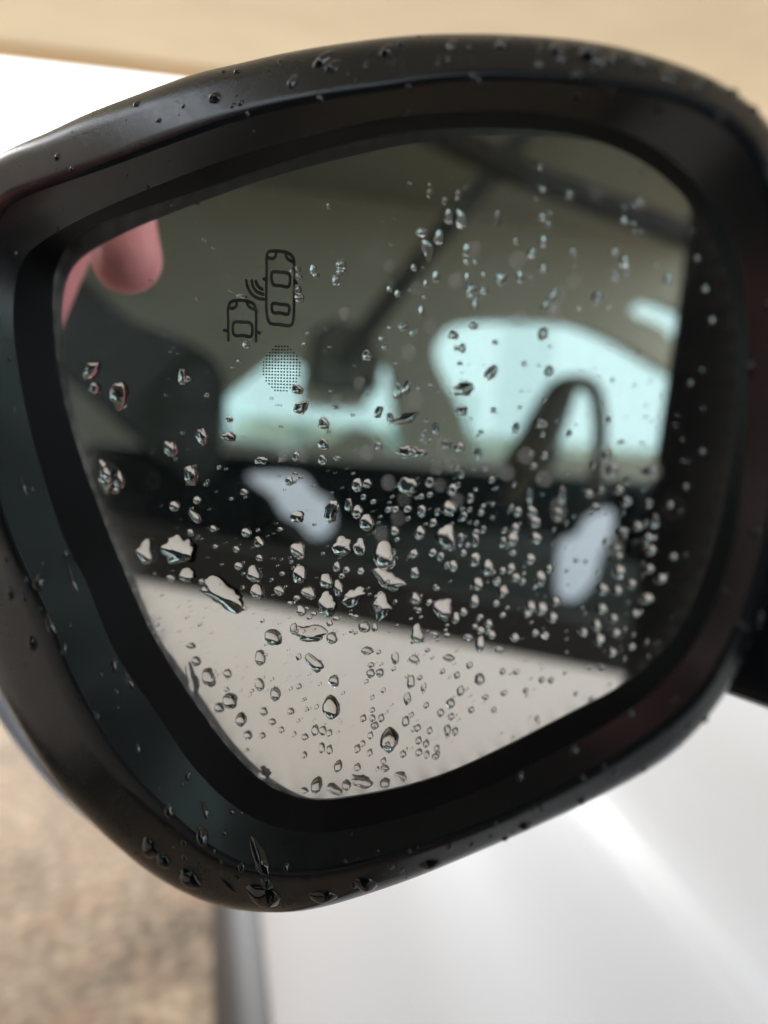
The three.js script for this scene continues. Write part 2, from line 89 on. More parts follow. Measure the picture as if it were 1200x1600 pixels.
const DROPS_HIGH = [ // x, y, width, height in mm, tilt in degrees, irregularity
  [17.3,7.4,1.3,2.7,0,1], [14.6,5.5,0.9,1,0,0], [16.4,5.6,0.8,0.9,0,0], [15.5,4.8,0.9,0.6,0,0], [13.8,2.6,2.9,2.3,0,2], [19.9,4.6,1.8,1.7,0,1], [22.8,4.2,1.9,1.9,0,1], [26.6,3.3,1.2,2.2,0,0], [22.6,0.4,1,1,0,0], [23.4,-0.8,0.9,1.6,0,0], [16.6,-3,1.6,1.9,0,0], [21.7,-4,1.8,2.2,0,0], [22.8,-2.9,0.8,1.2,0,0], [25.5,-5.2,1.2,1.8,0,0], [16.8,-5.4,1,1,0,0], [14.9,-5.9,1,1.1,0,0], [13.9,-6.3,0.6,0.6,0,0], [15.2,-8.9,1.4,2.3,0,0], [18.6,-8.6,0.8,1.4,0,0], [21.1,-7.7,3.1,3,0,1], [24,-7.4,0.8,0.7,0,0], [24.3,-8.9,1.1,1.6,0,0], [25.5,-7.4,0.7,0.9,0,0], [28.3,-6.4,0.8,0.8,0,0], [27.9,-7.7,1.1,1.1,0,0], [17.8,-10.8,1.3,1.5,0,0], [16.1,-11.3,0.6,0.6,0,0], [15,-13.2,2,2.6,0,0], [20.9,-13.5,3.9,4.8,0,1], [27.1,-9.8,0.8,1,0,0], [27.1,-11.6,1.2,1.1,0,0], [28.6,-10.9,0.9,1.3,0,0], [27,-13.2,1.1,2.5,0,0], [23.9,-13.6,1.1,2.5,0,0], [25.5,-14.3,0.8,0.9,0,0], [13.8,-17.6,1.6,1.8,0,0], [18.1,-16.8,1.3,1.5,0,0], [19.8,-17.4,1.1,1.5,0,0], [24.7,-15.9,1.1,1.2,0,0], [29.7,-1.3,1.2,1.2,0,0], [28.3,0.7,0.8,0.8,0,0], [37.8,2,1.2,1,0,0], [39.7,4,1.4,1.4,0,0], [37.1,4.2,1.1,0.9,0,0], [38.6,9.6,2.2,1.4,0,1], [34,8.5,1.2,2.1,0,0], [34,-6,0.9,1.1,0,0], [35.2,-6.7,1.5,1.7,0,0], [34.9,-9.9,1.5,1.7,0,0], [38,-6.4,2,1.9,0,1], [37.3,-3.5,1.2,2.6,0,0], [38.7,-8.3,2,1.9,0,0], [39.1,-11.1,2.2,1.9,0,0], [32.7,-12.8,1.3,1.9,0,0], [34.5,-12.2,2.5,2.2,0,1], [34.8,-14.5,1.1,1.1,0,0], [38.3,-15.1,1.7,1.9,0,0], [42.9,-6.4,1.9,2.3,0,0], [43.2,-2.9,1.7,3.4,0,0], [14.1,-21.4,1.6,2.3,0,0], [22.7,-18.8,1.5,2,0,0], [21.3,-18.9,0.8,1.3,0,0], [27.2,-16.9,1.8,2.5,0,0], [30,-18.1,2.3,3,0,0], [34.6,-17.5,1.7,1.9,0,0], [35.6,-19.1,1.7,1.7,0,0], [33,-18.2,1,1.1,0,0], [32,-20.4,1.3,1.8,0,0], [28.1,-21.5,2.2,2.5,0,0], [33.4,-22.1,2,2.2,0,0], [27.6,-24.9,1.6,2.5,0,0], [37.1,-19.7,1.1,1.1,0,0], [40.5,-18.6,1.8,2.6,0,0], [41.9,-16.5,1.1,1.4,0,0], [14.7,-26.6,2.1,2.4,0,0], [19.3,-23.8,1.1,0.9,0,0], [17.8,-26.9,1,1.2,0,0], [15.5,-28.9,0.9,1.1,0,0], [21.1,-27.7,3.7,4.4,-15,1], [23.8,-29,1.4,2.3,0,0], [25.4,-27.5,1.4,1.5,0,0], [32.1,-24.6,1.2,1.2,0,0], [33.6,-26.6,1,1,0,0], [29,-27.8,1.2,1,0,0], [30.8,-28.8,1.6,1.7,0,0], [28,-30,1,0.8,0,0], [29.2,-30.5,1.4,1.3,0,0], [31.6,-30.9,1.3,1.5,0,0], [36.3,-30.5,1.6,1.5,0,0], [39,-24,2,2.2,0,0], [41.1,-24,2.2,2.4,0,0], [38.4,-25.6,1.3,1.2,0,0], [43.3,-25.4,1.7,1.7,0,0], [43.7,-22.2,1.5,1.7,0,0], [40.2,-28.9,1.3,1.2,0,0], [42.2,-28.9,1.2,1.2,0,0], [15.5,-34,2.7,3.7,0,1], [19.3,-33.2,1.5,1.3,0,0], [22.1,-32.8,1.1,0.8,0,0], [26.7,-32.3,1.7,1.3,0,0], [29.3,-33.2,1.6,3,0,0], [33.2,-33.4,1.6,1.2,0,0], [22.8,-37.4,2.3,1.3,0,0], [17.8,-36.8,0.9,0.8,0,0], [27.3,-37.9,1.1,1.3,0,0], [29.6,-40.2,1.9,2.3,0,0], [34.3,-37.7,0.9,1,0,0], [37,-37.1,0.9,1,0,0], [42.1,-37.5,1,1.1,0,0], [43.9,-37.2,1,1.1,0,0], [34.8,-41.8,1.1,0.9,0,0], [21.5,-40.4,0.7,1.1,0,0], [31,-43.5,1.2,0.9,0,0], [28.2,-46.8,1,1.2,0,0], [32.9,-45.6,0.8,1,0,0], [39.1,-40.3,0.8,0.9,0,0], [43.8,8.2,0.9,1.3,0,0], [50.4,11,0.9,1.1,0,0], [50.7,4.6,1.8,1.8,0,1], [48.7,3,0.9,0.9,0,0], [52,2.4,2.2,2,0,1], [58.4,2.6,2.5,1.9,0,1], [48.1,-2.1,1.6,1.3,0,0], [50.3,-1.2,1.3,1.1,0,0], [53.3,-0.9,2,1.5,0,0], [54.8,-2.8,2.2,1.5,0,0], [58.4,-2.8,1.7,1.3,0,0], [49.5,-4.2,1.6,1,0,0], [59.6,-5.6,1.7,2.4,0,0], [57,-6.8,1.9,1.3,0,0], [54.7,-8,1.7,1.3,0,0], [58.8,-8.7,1.7,1.5,0,0], [53.8,-11,1.5,1.1,0,0], [54.3,-12.4,1.3,1.1,0,0], [59.6,-10.6,1.9,1.5,0,0], [54.5,-15.1,2.2,2.2,0,0], [59.5,-13.9,1.7,1.3,0,0], [61.5,-15.3,1.9,1.5,0,0], [52,-18.7,1.8,1.8,0,0], [54.5,-18.5,1.8,1.6,0,0], [56.8,-17,1.5,1.3,0,0], [59.5,-19,2.4,1.8,0,0], [52,-22.2,1.8,1.8,0,0], [54.3,-23.5,1.6,1.4,0,0], [51.4,-25.3,1.6,1.9,0,0], [49.2,-26.9,1.4,1.4,0,0], [52.1,-27.9,1.8,1.9,0,0], [54.8,-26,1.6,1.4,0,0], [57.8,-22,1.7,1.3,0,0], [54.5,-29.6,1.6,1.6,0,0], [57.7,-27.8,1.3,1.1,0,0], [63.2,-11.2,1.2,1.1,0,0], [62,-2.7,1.2,1.1,0,0], [64.3,32.3,0.9,1,0,0], [62.7,37.1,0.7,0.8,0,0], [65.7,27.4,1,0.9,0,0], [66.2,6.7,0.8,0.9,0,0], [64.2,0.7,0.9,0.9,0,0], [-6,39.4,1.9,1.8,0,0], [-5.9,37.9,2.2,1.1,0,0], [-7.1,36.3,1.6,2,0,0], [13.7,51.2,0.8,1.8,0,0], [17.1,49.6,0.8,1.4,0,0], [19.8,50.5,0.8,1.6,0,0], [18,46.9,1.1,2.5,0,0], [20.6,46.3,1.8,3.2,10,1], [27.9,45.6,1,2.9,0,0], [12.4,44.4,2,1.6,0,0], [13.8,41.4,1.9,3.7,20,2], [16.2,43.2,1.4,2.5,0,0], [11,37.9,0.8,1.1,0,0], [7.6,33.2,0.9,1.3,0,0], [13.8,34.8,0.7,1.4,0,0], [15.9,36,1.2,2.1,-10,0], [22.1,40.5,1.3,2.1,0,0], [22.2,38.5,1,0.9,0,0], [23.9,38.3,0.6,0.7,0,0], [13.2,29.7,1,1.9,0,0], [9.1,26.9,1.7,1.7,0,1], [11.4,25.6,0.9,1.1,0,0], [4.5,24.7,1.2,1.1,0,0], [5.2,22.9,1.3,1,0,0], [1.1,21.2,2.1,1.8,0,1], [23.4,33.7,2.1,1.8,0,1], [23.7,32.4,2.3,1.2,0,0], [25.9,33.4,1.5,1.6,0,0], [24.4,30.5,0.9,1.8,0,0], [24.2,27,1.6,1.5,0,0], [20.1,25.2,1.9,1.7,0,1], [22.2,22.8,1.2,1.8,0,0], [22.5,35.6,0.8,1.4,0,0], [25.8,35.9,0.6,0.8,0,0], [6,26.7,0.6,0.5,0,0], [35.5,53.5,0.8,1,0,0], [36.2,49.8,1.1,0.9,0,0], [41,48.4,1.1,1.3,0,0], [36.4,45.3,1.2,1.1,0,0], [36.9,41.1,1.2,1.7,0,0], [35,39.4,1.4,1.7,-20,0], [31.7,41.5,0.6,1,0,0], [37.2,36.7,1.3,1.5,0,0], [32.9,35.4,1.1,2,0,0], [29.4,35.2,1.8,2.2,-45,1], [37.6,44,0.6,0.9,0,0], [42.3,39.1,0.9,1,0,0], [49.5,38.7,1.2,1.2,0,0], [51.2,37.2,1.3,1.9,0,0], [50,34.8,1.2,1.3,0,0], [47.2,31.6,2,1.3,30,0], [50.6,43.7,1.1,1.2,0,0], [52.2,43.1,0.7,0.7,0,0], [53.5,41.5,0.6,0.9,0,0], [58.4,33.9,1.2,2,0,0], [38.1,30.5,1.2,2.2,-30,0], [39.2,31.9,1.4,2.6,-35,1], [37.9,25.5,1.5,2.2,0,1], [28.8,23.9,0.8,0.9,0,0], [28.2,18.3,1.8,3.3,-32,1], [22.6,15.2,3.7,2.6,0,2], [22.7,11.2,2,1.8,0,1]];
const DROPS_HIGH_MORE = [ // x, y, width, height in mm, tilt in degrees, irregularity
  [29.2,11.6,0.8,1.1,0,0], [39.5,18.9,1.4,2,0,0], [-13,38.6,1.3,1.8,0,0], [-12.3,37.4,1.3,1,0,0], [-17.4,38.7,1.7,1.6,0,0], [-17.2,37.5,1.7,1.3,0,0], [-17.1,34.9,1.7,1.8,0,0], [-16.5,33.1,2,1.8,0,0], [-18.5,38.5,0.9,0.8,0,0], [-18.5,36.4,0.7,0.5,0,0], [-32.5,33.8,2.6,0.8,0,1], [-31,23.4,1.5,1.7,0,0]];
const SYMBOLS = [ // name, closed?, points in mm
  ['car_symbol', 1, [-25.14,42.81,-25.57,42.10,-25.54,39.29,-25.51,32.50,-25.14,29.31,-24.35,27.97,-21.51,27.62,-19.09,27.35,-18.34,27.72,-17.97,28.97,-17.89,32.32,-18.11,40.06,-18.49,41.44,-20.13,42.42,-23.07,42.92]],
  ['car_symbol', 0, [-25.17,41.63,-24.07,41.41,-23.10,41.90,-23.06,42.63]],
  ['car_symbol', 0, [-20.42,42.26,-20.19,41.52,-19.07,40.72,-18.20,40.46]],
  ['car_symbol', 1, [-24.09,38.44,-21.78,38.52,-19.29,37.86,-19.42,35.52,-21.71,35.73,-23.67,36.07]],
  ['car_symbol', 1, [-23.82,31.96,-21.61,31.87,-19.26,31.41,-19.39,29.85,-21.57,30.02,-23.66,30.26]],
  ['car_symbol', 0, [-26.28,37.29,-25.49,37.13]],
  ['car_symbol', 0, [-17.96,36.79,-17.36,36.02]],
  ['own_car_symbol', 0, [-36.31,24.38,-36.43,28.06,-36.41,31.60,-35.72,32.69,-32.93,32.97,-30.42,32.63,-28.92,31.94,-28.40,30.51,-28.27,27.27,-28.24,24.14]],
  ['own_car_symbol', 0, [-36.25,31.48,-35.13,31.29,-34.11,31.78,-33.97,32.71]],
  ['own_car_symbol', 0, [-31.04,32.50,-30.52,31.70,-29.21,31.03,-28.47,31.06]],
  ['own_car_symbol', 1, [-34.82,28.04,-32.22,28.25,-29.67,27.80,-29.59,25.24,-31.85,25.34,-34.66,25.56]],
  ['own_car_symbol', 0, [-37.64,26.53,-36.44,26.35]],
  ['own_car_symbol', 0, [-28.28,26.16,-27.20,25.88]],
  ['signal_symbol', 0, [-31.28,37.14,-30.91,35.86,-29.67,34.22,-27.96,33.30,-26.28,32.98]],
  ['signal_symbol', 0, [-29.72,37.01,-29.36,35.93,-28.30,34.75,-26.39,34.05]],
  ['signal_symbol', 0, [-28.49,36.88,-28.14,36.11,-27.39,35.45,-26.66,35.15]],
];

// ------------------------------------------------------------------ materials
const wear = texture(256, 1, (u, v) => { // fine grain, dust and old wipe marks in the gloss
  const k = 96 + 60 * fbm(u * 9, v * 9, 2, 3) + 45 * noise.noise(u * 240, v * 240, 7) + 20 * Math.max(0, noise.noise(u * 60, v * 7, 4)); return [k, k, k]; }, false);
wear.repeat.set(5, 1);
const M = {
  gloss: phys({ name: 'black_gloss_plastic', color: lin(0.0045, 0.005, 0.0055), roughness: 0.6, roughnessMap: wear, specularIntensity: 0.21, specularColor: lin(0.78, 0.94, 1) }),
  lip: phys({ name: 'black_inner_lip_plastic', color: lin(0.005, 0.0062, 0.0065), roughness: 0.22, specularIntensity: 1.0 }),
  recess: phys({ name: 'black_matt_plastic', color: lin(0.003, 0.0032, 0.0035), roughness: 0.5, specularIntensity: 0.15 }),
  white: phys({ name: 'white_car_paint', color: lin(0.80, 0.825, 0.87), roughness: 0.45, clearcoat: 1, clearcoatRoughness: 0.3 }),
  vanWhite: phys({ name: 'white_van_paint', color: lin(0.86, 0.79, 0.735), roughness: 0.5, clearcoat: 0.6, clearcoatRoughness: 0.1 }),
  cladding: std({ name: 'grey_black_plastic', color: lin(0.024, 0.023, 0.024), roughness: 0.5 }),
  rubber: phys({ name: 'black_rubber', color: lin(0.02, 0.018, 0.016), roughness: 0.6, specularIntensity: 0.12 }),
  dark: phys({ name: 'dark_interior_plastic', color: lin(0.011, 0.014, 0.014), roughness: 0.8, specularIntensity: 0.12 }),
  brown: phys({ name: 'brown_plastic', color: lin(0.055, 0.045, 0.036), roughness: 0.7, specularIntensity: 0.12 }),
  trim: phys({ name: 'grey_trim', color: lin(0.07, 0.07, 0.06), roughness: 0.9, specularIntensity: 0.12 }),
  strap: phys({ name: 'grey_webbing', color: lin(0.03, 0.03, 0.027), roughness: 0.9, specularIntensity: 0.12 }),
  seat: phys({ name: 'dark_seat_fabric', color: lin(0.032, 0.036, 0.034), roughness: 0.9, specularIntensity: 0.12 }),
  liner: std({ name: 'grey_headliner_fabric', color: lin(0.27, 0.262, 0.205), roughness: 0.95 }),
  pane: phys({ name: 'clear_window_glass', color: lin(0.95, 0.972, 0.966), roughness: 0, transmission: 1, thickness: 0, ior: 1.5, specularIntensity: 0.04 }),
  tealPane: phys({ name: 'green_tinted_glass', color: lin(0.46, 0.525, 0.51), roughness: 0, transmission: 1, thickness: 0, ior: 1.5 }),
  tonePane: phys({ name: 'pale_added_glass', color: lin(0.9, 0.93, 0.92), roughness: 0, transmission: 1, thickness: 0, ior: 1.5 }),
  privacy: phys({ name: 'dark_green_glass', color: lin(0.84, 0.985, 0.97), roughness: 0, transmission: 1, thickness: 0, ior: 1.5 }),
  patch: std({ name: 'added_patch_pale', color: lin(0.7, 0.71, 0.8), roughness: 0.8 }),
  mirror: std({ name: 'silvered_coating', color: lin(0.78, 0.79, 0.77), roughness: 0, metalness: 1 }),
  glass: phys({ name: 'mirror_front_glass', color: lin(1, 1, 1), roughness: 0, transmission: 1, thickness: 0.002, ior: 1.5 }),
  water: phys({ name: 'water', color: lin(1, 1, 1), roughness: 0, transmission: 1, thickness: 0.002, ior: 1.33 }),
  bead: phys({ name: 'water_on_black_plastic', color: lin(0.0025, 0.003, 0.0032), roughness: 0.03, specularIntensity: 0.9 }),
  print: std({ name: 'etched_black', color: lin(0.004, 0.004, 0.004), roughness: 0.7 }),
};

// ------------------------------------------------------------------ ground, canopy, far wall
{
  const tex = texture(512, 1, (u, v) => {
    const w = (a) => { // tileable by blending
      const f = (x, y) => fbm(x * a, y * a, 3.1 + a, 3); return (f(u, v) * (1 - u) + f(u - 1, v) * u) * (1 - v) + (f(u, v - 1) * (1 - u) + f(u - 1, v - 1) * u) * v; };
    const coarse = w(5), fine = w(60), red = Math.max(0, w(14)), k = 1 + 0.5 * coarse + 0.95 * fine;
    return [Math.min(255, (174 + 16 * red) * k), Math.min(255, (160 - 14 * red) * k), Math.min(255, (146 - 22 * red) * k)];
  });
  tex.repeat.set(400, 400);
  const g = new THREE.PlaneGeometry(600, 600).rotateX(-Math.PI / 2);
  const m = struct('ground', g, std({ map: tex, color: lin(0.78, 0.71, 0.6), roughness: 0.9 }));
  m.material.name = 'brown_gravel';
}
{
  const canopy = thing('carport_canopy', 'beige plastered carport roof overhead with a beam along its front edge', 'carport roof');
  canopy.position.set(-0.3, 2.5, -4.62); canopy.rotation.y = THREE.MathUtils.degToRad(10);
  const mott = texture(256, 3, (u, v) => { const k = 1 + 0.07 * fbm(u * 5, v * 5, 9, 3); return [214 * k, 210 * k, 194 * k]; });
  const beige = std({ map: mott, roughness: 0.9, name: 'beige_plaster' });
  part('ceiling_panel', box(8.2, 0.12, 6.2, 2.8, 0.06, 3.1), beige, canopy);
  part('edge_beam', box(8.22, 0.16, 0.14, 2.8, 0.04, 0.07, 0.01), std({ color: lin(0.52, 0.4, 0.25), roughness: 0.8, name: 'tan_trim' }), canopy);
  for (const [x, z] of [[6.7, 0.3], [6.7, 6.0]])
    part('post', box(0.14, 2.5, 0.14, x, -1.25, z, 0.01), beige, canopy);
}
{
  const w = thing('boundary_wall', 'low white rendered wall beyond the white van', 'wall');
  w.position.set(-11, 0, 2);
  part('wall_face', box(0.2, 1.05, 22, 0, 0.525, 0), std({ color: lin(0.7, 0.72, 0.74), roughness: 0.9 }), w);
  part('coping', box(0.28, 0.06, 22, 0, 1.08, 0), std({ color: lin(0.55, 0.56, 0.56), roughness: 0.9 }), w);
}

{
  const house = thing('distant_house', 'pale low house beyond the white wall, blurred through the van windows', 'house');
  house.position.set(-62, 0, 26); house.rotation.y = Math.PI / 2;
  const wallM = std({ name: 'pale_render', color: lin(0.78, 0.8, 0.66), roughness: 0.9 });
  part('wall', box(44, 2.2, 7, 0, 1.1, 0), wallM, house);
  part('roof', alongX([[-4, 2.18], [4, 2.18], [0, 2.8]], -22.4, 22.4), std({ name: 'grey_roof', color: lin(0.7, 0.74, 0.74), roughness: 0.9 }), house);
  for (let k = 0; k < 6; k++) part('window', box(1.2, 0.6, 0.08, -17 + k * 7, 1.45, 3.52), std({ color: lin(0.3, 0.38, 0.38), roughness: 0.2 }), house);
  const tree = thing('tree', 'far grey-green tree under the canopy edge at the left border', 'tree');
  tree.position.set(-9.9, 0, -37);
  const r = rng(21), leaf = new THREE.PlaneGeometry(0.5, 0.5), leaves = [];
  for (let i = 0; i < 900; i++) { const a = r() * 6.28, u = Math.acos(2 * r() - 1), q = 1.1 + 1.2 * Math.cbrt(r()) + 0.5 * noise.noise(Math.cos(a) * 1.4, u, 3); leaves.push(leaf.clone().rotateX(r() * 6).rotateY(r() * 6).translate(Math.sin(u) * Math.cos(a) * q, 6.6 + Math.cos(u) * q * 1.6, Math.sin(u) * Math.sin(a) * q)); }
  part('trunk', new THREE.CylinderGeometry(0.12, 0.25, 6, 10).translate(0, 3, 0), std({ color: lin(0.1, 0.08, 0.06), roughness: 0.9 }), tree);
  part('crown', mergeGeometries(leaves), std({ color: lin(0.06, 0.08, 0.07), roughness: 0.9 }), tree);
}
// ------------------------------------------------------------------ the car that carries the mirror
{
  const car = thing('white_car', 'white car body with black lower cladding below the wing mirror', 'car');
  const sec = [[1.5, 1.02], [0.9, 1.015], [0.5, 1.0], [0.3, 0.982], [0.252, 0.966], [0.226, 0.957], [0.214, 0.951], [0.198, 0.941], [0.184, 0.929], [0.172, 0.913], [0.152, 0.882], [0.118, 0.835], [0.09, 0.765], [0.068, 0.70], [0.056, 0.655], [0.054, 0.63], [0.06, 0.58], [0.072, 0.53], [0.08, 0.47], [0.1, 0.4], [1.5, 0.4]];
  const round = (pts) => { const c = new THREE.SplineCurve(pts.map(([x, y]) => new THREE.Vector2(x - 0.045 * (1.15 - y), y))); return c.getPoints(140).map((p) => [p.x, p.y]); };
  part('body_panel', toCreasedNormals(alongZ([...round(sec.slice(0, -1)), sec[sec.length - 1]], -2.3, 2.2), 0.5), M.white, car);
  part('lower_cladding', toCreasedNormals(alongZ(round([[0.12, 0.47], [0.06, 0.455], [0.03, 0.43], [0.018, 0.39], [0.014, 0.33], [0.02, 0.27], [0.05, 0.22], [0.12, 0.2]]), -1.9, 2.1), 0.6), M.cladding, car);
  part('sill_highlight', box(0.02, 0.03, 0.5, -0.006, 0.375, -0.63, 0.006), std({ name: 'painted_highlight_grey', color: lin(0.09, 0.09, 0.1), roughness: 0.35 }), car);  // lighter strip added in place of a sky reflection on the cladding
  // greenhouse
  const roofY = 1.52;
  const glassPts = (z0, z1) => { const g = new THREE.BufferGeometry(); const t = 0.004, P = [[0.262, 1.0], [0.43, roofY - 0.03]];
    const v = []; for (const dx of [0, t]) for (const z of [z0, z1]) for (const [x, y] of P) v.push(x + dx, y, z);
    g.setAttribute('position', new THREE.Float32BufferAttribute(v, 3)); g.setIndex([0, 1, 2, 2, 1, 3, 4, 6, 5, 6, 7, 5]); const n = g.toNonIndexed(); n.computeVertexNormals(); return n; };
  part('side_window', glassPts(0.02, 0.95), M.privacy, car); part('side_window', glassPts(1.05, 1.8), M.privacy, car);
  const far = (z0, z1) => glassPts(z0, z1).scale(-1, 1, 1).translate(2.06, 0, 0);
  part('side_window', far(0.02, 0.95), M.privacy, car); part('side_window', far(1.05, 1.8), M.privacy, car);
  for (const s of [0, 1]) for (const z of [-0.04, 1.0, 1.86]) {
    const g = alongZ([[0.262, 0.99], [0.29, 0.99], [0.46, roofY], [0.43, roofY]], z - 0.05, z + 0.05); if (s) g.scale(-1, 1, 1).translate(2.06, 0, 0);
    part('pillar', g, M.rubber, car);
  }
  part('roof', box(1.24, 0.04, 2.0, 1.03, roofY + 0.015, 0.92, 0.015), M.white, car);
  part('dashboard', box(1.3, 0.12, 0.5, 1.03, 1.0, 0.1, 0.03), M.dark, car);
  for (const x of [0.7, 1.36]) { const s = part('seat', box(0.46, 0.7, 0.16, x, 0.95, 0.98, 0.06), M.seat, car); part('headrest', box(0.26, 0.16, 0.1, x, 1.4, 1.02, 0.04), M.seat, s); }
  part('wheel', new THREE.CylinderGeometry(0.33, 0.33, 0.2, 48).rotateZ(Math.PI / 2).translate(0.2, 0.33, -1.35), M.rubber, car);
  part('wheel', new THREE.CylinderGeometry(0.33, 0.33, 0.2, 48).rotateZ(Math.PI / 2).translate(0.2, 0.33, 1.45), M.rubber, car);
}

// ------------------------------------------------------------------ the white van that the mirror shows
{
  const van = thing('white_van', 'white van in the next bay, its window and door seen in the wing mirror', 'van');
  const belt = (z) => 0.921 - 0.171 * (z + 0.267), beltTop = (z) => belt(z) + 0.06;
  const Z0 = -2.1, Z1 = 1.75, X = -1.05;
  part('door_panel', alongX([[Z0, 0.35], [Z1, 0.35], [Z1, belt(Z1) - 0.012], [Z0, Math.min(1.2, belt(Z0) - 0.012)]], X - 0.07, X - 0.012, [], 0.012), M.vanWhite, van);
  part('belt_trim', alongX([[Z0, belt(Z0) - 0.02], [Z1, belt(Z1) - 0.02], [Z1, beltTop(Z1)], [Z0, beltTop(Z0)]], X - 0.075, X + 0.004), M.rubber, van);
  part('lower_skirt', box(0.06, 0.16, Z1 - Z0, X - 0.03, 0.28, (Z0 + Z1) / 2, 0.02), M.cladding, van);
  part('window_glass', alongX([[-1.0, beltTop(-1.0)], [1.5, beltTop(1.5)], [1.5, 1.86], [-1.0, 1.86]], X - 0.03, X - 0.0299), M.pane, van);
  part('pillar', box(0.07, 0.9, 0.14, X - 0.035, 1.45, -1.05, 0.01), M.vanWhite, van);
  part('pillar', box(0.07, 1.1, 0.3, X - 0.035, 1.35, 1.6, 0.01), M.rubber, van);
  part('rear_panel', box(0.06, 0.9, 1.0, X - 0.035, 1.5, -1.6, 0.01), M.vanWhite, van);
  part('roof', box(1.5, 0.05, Z1 - Z0, -1.81, 2.275, (Z0 + Z1) / 2, 0.02), M.vanWhite, van);
  part('upper_panel', box(0.06, 0.42, Z1 - Z0, X - 0.035, 2.065, (Z0 + Z1) / 2, 0.02), M.vanWhite, van);
  part('upper_panel', box(0.06, 0.36, Z1 - Z0, -2.55, 2.1, (Z0 + Z1) / 2, 0.02), M.vanWhite, van);
  part('headliner', box(1.46, 0.02, 3.6, -1.81, 1.935, -0.18), M.liner, van);
  part('floor', box(1.46, 0.04, 3.8, -1.81, 0.4, -0.18), M.dark, van);
  part('bulkhead', box(1.46, 1.5, 0.04, -1.81, 1.17, Z0 + 0.05), M.liner, van);
  part('dashboard', box(1.46, 0.5, 0.35, -1.81, 0.8, 1.55, 0.06), M.dark, van);
  // far side: dark lower wall, grey upper lining, window openings
  const H1 = smooth([[-0.13, 1.155], [-0.085, 1.22], [0.04, 1.346], [0.1, 1.383], [0.178, 1.365], [0.186, 1.245], [0.338, 1.236], [0.392, 1.255], [0.444, 1.385], [0.477, 1.372], [0.507, 1.227], [0.544, 1.112], [0.494, 1.112], [0.382, 1.184], [0.291, 1.126], [0.215, 1.12], [0.153, 1.08], [0.077, 1.094], [-0.07, 1.1], [-0.115, 1.12]], 90);
  const H2 = smooth([[0.625, 1.468], [0.675, 1.545], [0.803, 1.582], [1.0, 1.603], [1.144, 1.606], [1.3, 1.568], [1.5, 1.49], [1.7, 1.4], [1.74, 1.2], [1.66, 1.16], [1.4, 1.15], [1.1, 1.128], [0.84, 1.108], [0.795, 1.13], [0.737, 1.269], [0.657, 1.383]], 90);
  const H3 = smooth([[1.36, 1.675], [1.4, 1.715], [1.45, 1.725], [1.62, 1.68], [1.66, 1.6], [1.62, 1.55], [1.56, 1.57], [1.5, 1.635]], 40);
  part('far_side_trim', alongX([[Z0, 1.095 - 0.03], [Z1, 1.095 - 0.03], [Z1, 1.95], [Z0, 1.95]], -2.56, -2.5, [H1, H2, H3].map((h) => h.map(([z, y]) => [z, Math.max(y, 1.07)]))), M.liner, van);
  part('added_tone_pane', alongX([[0.6, 1.07], [0.79, 1.07], [0.79, 1.7], [0.6, 1.7]], -2.52, -2.5199), M.tonePane, van);  // extra pane, added only to darken one side of the far window
  part('far_side_panel', alongX([[Z0, 0.38], [Z1, 0.38], [Z1, 1.063], [Z0, 1.063]], -2.57, -2.49), M.dark, van);
  part('far_window_glass', alongX([[-0.2, 1.07], [1.74, 1.07], [1.74, 1.75], [-0.2, 1.75]], -2.532, -2.5319), M.tealPane, van);
  // dark rear seat, headrest, steering wheel, strap, roof bow
  part('rear_seat', alongX(smooth([[-0.53, 1.36], [-0.46, 1.42], [-0.329, 1.335], [-0.2, 1.295], [-0.14, 1.245], [-0.13, 1.12], [-0.15, 1.04], [-0.2, 1.05], [-0.28, 1.11], [-0.38, 1.19], [-0.47, 1.26]], 60), -1.78, -1.62, [], 0.02), M.seat, van);
  part('seat_back', alongX([[0.088, 1.29], [0.1, 1.385], [0.13, 1.4], [0.2, 1.385], [0.232, 1.33], [0.236, 1.258], [0.16, 1.25], [0.092, 1.256]], -1.78, -1.66, [], 0.006), M.trim, van);
  part('instrument_cowl', alongX(smooth([[0.53, 1.1], [0.565, 1.18], [0.595, 1.245], [0.63, 1.3], [0.665, 1.315], [0.66, 1.28], [0.645, 1.22], [0.63, 1.16], [0.615, 1.1]], 40), -1.56, -1.5, [], 0.005), M.brown, van);
  const arch = new THREE.CatmullRomCurve3([[0.52, 1.02], [0.6, 1.16], [0.617, 1.236], [0.64, 1.285], [0.667, 1.303], [0.705, 1.29], [0.727, 1.232], [0.735, 1.141], [0.73, 1.02]].map(([z, y]) => new THREE.Vector3(-1.5, y, z)));
  part('steering_wheel', new THREE.TubeGeometry(arch, 60, 0.018, 10), M.brown, van);
  part('strap', alongX([[0.42, 1.74], [0.372, 1.74], [0.183, 1.474], [0.045, 1.262], [0.085, 1.255], [0.228, 1.474]], -1.252, -1.247), M.strap, van);
  const bow = new THREE.CatmullRomCurve3([[-0.3, 1.8], [0.0, 1.74], [0.162, 1.706], [0.364, 1.652], [0.565, 1.615], [0.722, 1.586], [0.95, 1.53]].map(([z, y]) => new THREE.Vector3(-1.25, y, z)));
  part('roof_rail', new THREE.TubeGeometry(bow, 40, 0.027, 8), M.rubber, van);
  part('seat_cushion', box(0.6, 0.3, 0.9, -1.75, 0.75, 0.45, 0.08), M.seat, van);
  for (const z of [1.2, -1.4]) part('wheel', new THREE.CylinderGeometry(0.33, 0.33, 0.2, 40).rotateZ(Math.PI / 2).translate(-1.2, 0.33, z), M.rubber, van);
